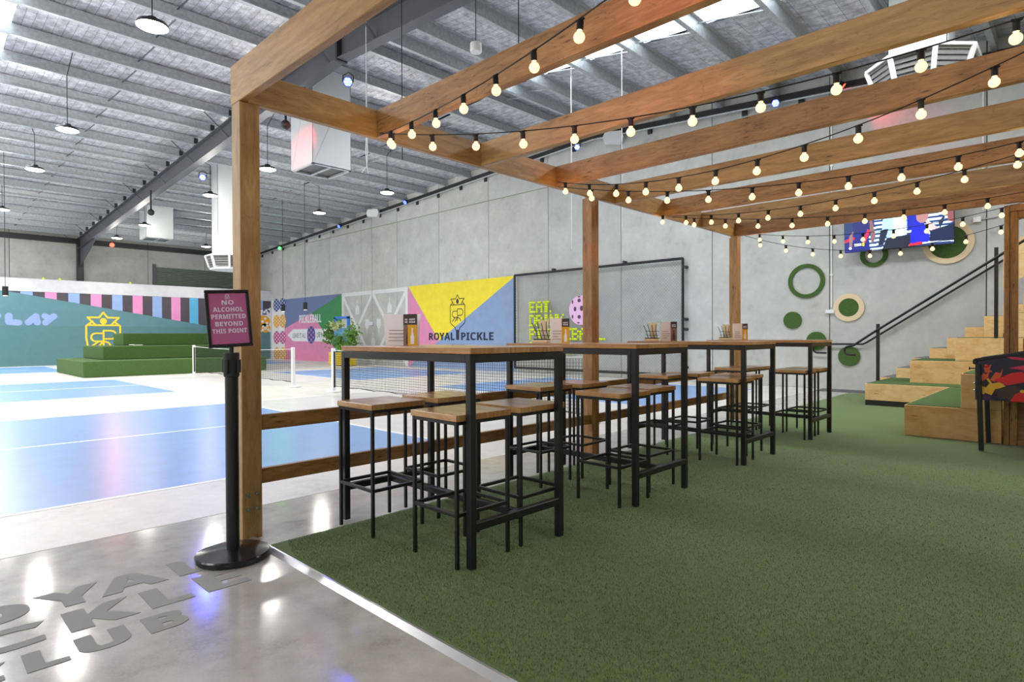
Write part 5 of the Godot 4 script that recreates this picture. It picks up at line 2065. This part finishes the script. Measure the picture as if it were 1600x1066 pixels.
func duct(x0: float, x1: float, z0: float, z1: float, y: float, label: String, open := true) -> Node3D:
	var c := Vector3((x0 + x1) / 2, 0, (z0 + z1) / 2)
	var t := thing("air_duct", label, "duct", c)
	var hx := (x1 - x0) / 2
	var hz := (z1 - z0) / 2
	var top := roof_y(c.x) - 0.01
	for s in [[Vector3(-hx, y, -hz), Vector3(-hx + 0.01, top, hz)], [Vector3(hx - 0.01, y, -hz), Vector3(hx, top, hz)], [Vector3(-hx, y, hz - 0.01), Vector3(hx, top, hz)], [Vector3(-hx, y, -hz), Vector3(hx, top, -hz + 0.01)]]:
		var st := new_st()
		span(st, s[0], s[1])
		obj(st, "side_sheet", M.duct, t)
	# cross-broken fold lines stand slightly proud
	for f in [[Vector3(hx + 0.003, y + 0.05, hz - 0.04), Vector3(hx + 0.003, minf(y + 1.3, top), -hz * 0.3)], [Vector3(-hx + 0.05, y + 0.05, hz + 0.003), Vector3(hx * 0.2, minf(y + 1.3, top), hz + 0.003)]]:
		var st := new_st()
		tube(st, [f[0], f[1]], 0.004, 4)
		obj(st, "fold", M.duct, t)
	if open:
		for s in [[Vector3(-hx, y - 0.01, -hz), Vector3(hx, y + 0.02, -hz + 0.05)], [Vector3(-hx, y - 0.01, hz - 0.05), Vector3(hx, y + 0.02, hz)], [Vector3(-hx, y - 0.01, -hz), Vector3(-hx + 0.05, y + 0.02, hz)], [Vector3(hx - 0.05, y - 0.01, -hz), Vector3(hx, y + 0.02, hz)], [Vector3(-hx, y - 0.008, -0.02), Vector3(hx, y + 0.02, 0.02)]]:
			var st := new_st()
			span(st, s[0], s[1], 0.003)
			obj(st, "outlet_frame", M.duct, t)
		var st := new_st()
		span(st, Vector3(-hx + 0.02, y + 0.06, -hz + 0.02), Vector3(hx - 0.02, y + 0.07, hz - 0.02))
		obj(st, "grille", M.louver, t)
	return t

func roof_things() -> void:
	var rows := [[-2.4, [-8.95, -14.6, -18.6, -25.1, -29.0], "over the open court ends"], [-6.4, [-14.55, -18.4, -25.0, -29.0], "over the net line"], [-9.85, [-14.5, -18.45, -28.9], "along the mural wall"]]
	var order := ["nearest to", "second from", "third from", "fourth from", "fifth from"]
	for r in rows:
		for i in r[1].size():
			pendant(r[1][i], r[0], "round high bay lamp %s, %s the teal wall" % [r[2], order[r[1].size() - 1 - i]])
	for x in [-3.5, 2.5]:
		pendant(x, 5.5, "round high bay lamp hanging toward the front wall")
	for z in [2.0, 6.5]:
		for x in [-8.95, -14.6, -18.6, -25.1, -29.0]:
			pendant(x, z, "round high bay lamp hanging toward the front wall")
	# ducts
	duct(-12.5, -11.55, -6.92, -6.02, 4.75, "square white air duct with open grille hanging behind the corner post")
	duct(-26.9, -25.95, -7.65, -6.7, 5.0, "square white air duct hanging over the far court")
	var t := duct(-19.85, -19.35, -7.85, -6.94, 3.7, "tall white air duct ending in an octagonal outlet beside the corner post", false)
	diffuser(t, 3.27, 0.72)
	t = duct(-2.25, -1.5, -11.5, -10.75, 5.4, "white air duct with octagonal louvred outlet above the bleachers", false)
	diffuser(t, 4.92, 0.76)
	# stage lights
	par_can(Vector3(-9.3, 5.6, -5.52), M.led_blue, rgb(50, 70, 255), "blue lit stage light clamped to the portal rafter near the ridge", Vector3(-3.0, 1.2, -0.3), 6.0, true)
	par_can(Vector3(-16.4, 5.27, -5.52), M.led_blue, rgb(50, 70, 255), "blue lit stage light clamped to the portal rafter by the tall duct", Vector3(-8.0, 1.0, -1.0), 4.0, true)
	par_can(Vector3(-25.6, 4.53, -5.5), M.led_red, rgb(255, 50, 40), "red lit stage light clamped low on the portal rafter end", Vector3(-10.0, 1.5, -1.0), 2.0)
	par_can(Vector3(-10.43, 6.5, WALL_Z + 0.3), M.led_blue, rgb(50, 70, 255), "blue lit stage light on the wall channel near the ridge", Vector3(-3.0, 1.0, 0.0), 2.0, true)
	par_can(Vector3(-18.65, 6.24, WALL_Z + 0.3), M.led_blue, rgb(50, 70, 255), "blue lit stage light on the wall channel above the club mural", Vector3(-16.0, 0.0, -3.0), 2.0)
	par_can(Vector3(-23.5, 5.96, WALL_Z + 0.3), M.led_blue, rgb(50, 70, 255), "blue lit stage light on the wall channel above the paddle mural", Vector3(-22.0, 0.0, -5.0), 2.0)
	par_can(Vector3(-29.3, 5.62, WALL_Z + 0.3), M.led_green, rgb(60, 255, 90), "green lit stage light on the wall channel in the far corner", Vector3(-12.0, 1.5, -3.0), 1.0)
	par_can(Vector3(-4.95, 6.24, WALL_Z + 0.3), M.led_blue, rgb(50, 70, 255), "blue lit stage light on the wall channel above the turf rings", Vector3(-1.0, 1.0, 0.0), 1.5, true)
	par_can(Vector3(-3.62, 6.22, WALL_Z + 0.3), M.led_red, rgb(255, 50, 60), "red lit stage light on the wall channel beside the octagonal outlet", Vector3(-2.5, 5.2, WALL_Z + 0.02), 3.0)
	par_can(Vector3(-10.9, 5.75, -5.52), M.led_red, rgb(255, 50, 60), "red lit stage light clamped to the portal rafter above the open air duct", Vector3(-12.35, 4.95, -6.02), 4.0)
	par_can(Vector3(1.6, 3.3, -0.4), M.led_red, rgb(255, 40, 30), "red lit stage light hanging over the pergola front", Vector3(-0.9, 2.58, -2.24), 9.0, false, 9.0)
	var rod := new_st()
	cyl(rod, Vector3(0, 0.15, 0), Vector3(0, roof_y(1.6) - 3.3 - 0.03, 0), 0.012, 8)
	obj(rod, "drop_rod", M.black_matte, get_child(get_child_count() - 1))
	# speakers, sensor, cameras, loose cable
	for s in [[-9.25, 6.5, "white wall speaker on the channel near the ridge"], [-20.9, 6.16, "white wall speaker on the channel above the paddle mural"]]:
		var sp := thing("wall_speaker", s[2], "speaker", Vector3(s[0], s[1], WALL_Z + 0.22), 0.5)
		var st := new_st()
		prism(st, PackedVector2Array([Vector2(-0.24, -0.13), Vector2(0.2, -0.16), Vector2(0.27, 0.0), Vector2(0.22, 0.15), Vector2(-0.22, 0.15), Vector2(-0.28, 0.02)]), -0.1, 0.12)
		obj(st, "housing", M.white, sp)
		st = new_st()
		bar(st, Vector3(0, 0.1, -0.05), Vector3(0, 0.22, -0.2), 0.05, 0.05)
		obj(st, "bracket", M.black_matte, sp)
	var se := thing("roof_sensor", "small white cylinder hanging on thin cables by the portal rafter", "sensor", Vector3(-5.98, 5.0, -5.5))
	var s5 := new_st()
	lathe(s5, [[0.0, 0.0], [0.075, 0.0], [0.08, 0.02], [0.078, 0.12], [0.0, 0.125]], Transform3D(), 20)
	obj(s5, "housing", M.white, se)
	s5 = new_st()
	tube(s5, [Vector3(0, 0.12, 0), Vector3(0, 1.5, 0)], 0.006, 5)
	obj(s5, "cable", M.cable, se)
	for c in [[-11.9, 5.52, -5.62, "dark dome camera hung under the portal rafter beside the post"], [-21.0, 5.05, -5.55, "dark dome camera hung under the portal rafter over the courts"]]:
		var cm := thing("dome_camera", c[3], "camera", Vector3(c[0], c[1], c[2]))
		s5 = new_st()
		lathe(s5, ball_profile(0.1, 8), Transform3D(), 16)
		obj(s5, "dome", M.black, cm)
		s5 = new_st()
		cyl(s5, Vector3(0, 0.05, 0), Vector3(0, roof_y(c[0]) - c[1] - 0.8, 0), 0.025, 8)
		obj(s5, "stalk", M.black_matte, cm)
	var lc := thing("loose_cable", "loop of loose white cable dangling beside the open air duct", "cable", Vector3(-9.0, 4.0, -5.7))
	s5 = new_st()
	tube(s5, [Vector3(-0.08, 0.0, 0.05), Vector3(0.0, 0.1, 0), Vector3(0.03, 0.35, 0), Vector3(0.0, 0.75, 0), Vector3(0, 2.7, 0)], 0.01, 5)
	tube(s5, [Vector3(0.05, -0.03, 0), Vector3(0.01, 0.1, 0), Vector3(-0.03, 0.35, 0), Vector3(0.0, 0.72, 0)], 0.01, 5)
	obj(s5, "cable", M.cable_white, lc)
	# thin drop cables
	for c in [[-7.4, 5.0, -5.3], [-4.9, 5.4, -5.2], [-6.3, 4.4, -9.5], [-7.9, 4.2, -10.0]]:
		var dc := new_st()
		tube(dc, [Vector3(c[0], c[1] - 1.2, c[2]), Vector3(c[0], roof_y(c[0]) - 0.03, c[2])], 0.007, 5)
		tag(obj(dc, "drop_cable", M.cable if c[2] > -6.0 else M.cable_white), "thin black drop cable hanging from the purlins" if c[2] > -6.0 else "thin white drop cable hanging over the second rafter", "cable", "thin drop cables from the purlins")
	# slim pendants over the courts
	for c in [[-22.0, 2.35, -2.15, "slim black pendant hanging in front of the teal partition"], [-19.78, 2.1, -10.0, "slim black pendant in front of the sport mural lettering"], [-21.5, 2.1, -10.0, "slim black pendant in front of the mural corner"]]:
		var pd := thing("slim_pendant", c[3], "pendant light", Vector3(c[0], c[1], c[2]))
		s5 = new_st()
		cyl(s5, Vector3(0, 0, 0), Vector3(0, 0.26, 0), 0.07, 14)
		obj(s5, "shade", M.black_matte, pd)
		s5 = new_st()
		cyl(s5, Vector3(0, -0.01, 0), Vector3(0, 0.0, 0), 0.055, 12)
		obj(s5, "lamp", M.spot_glow, pd)
		s5 = new_st()
		tube(s5, [Vector3(0, 0.26, 0), Vector3(0, roof_y(c[0]) - c[1] - 0.03, 0)], 0.008, 5)
		obj(s5, "cable", M.cable, pd)
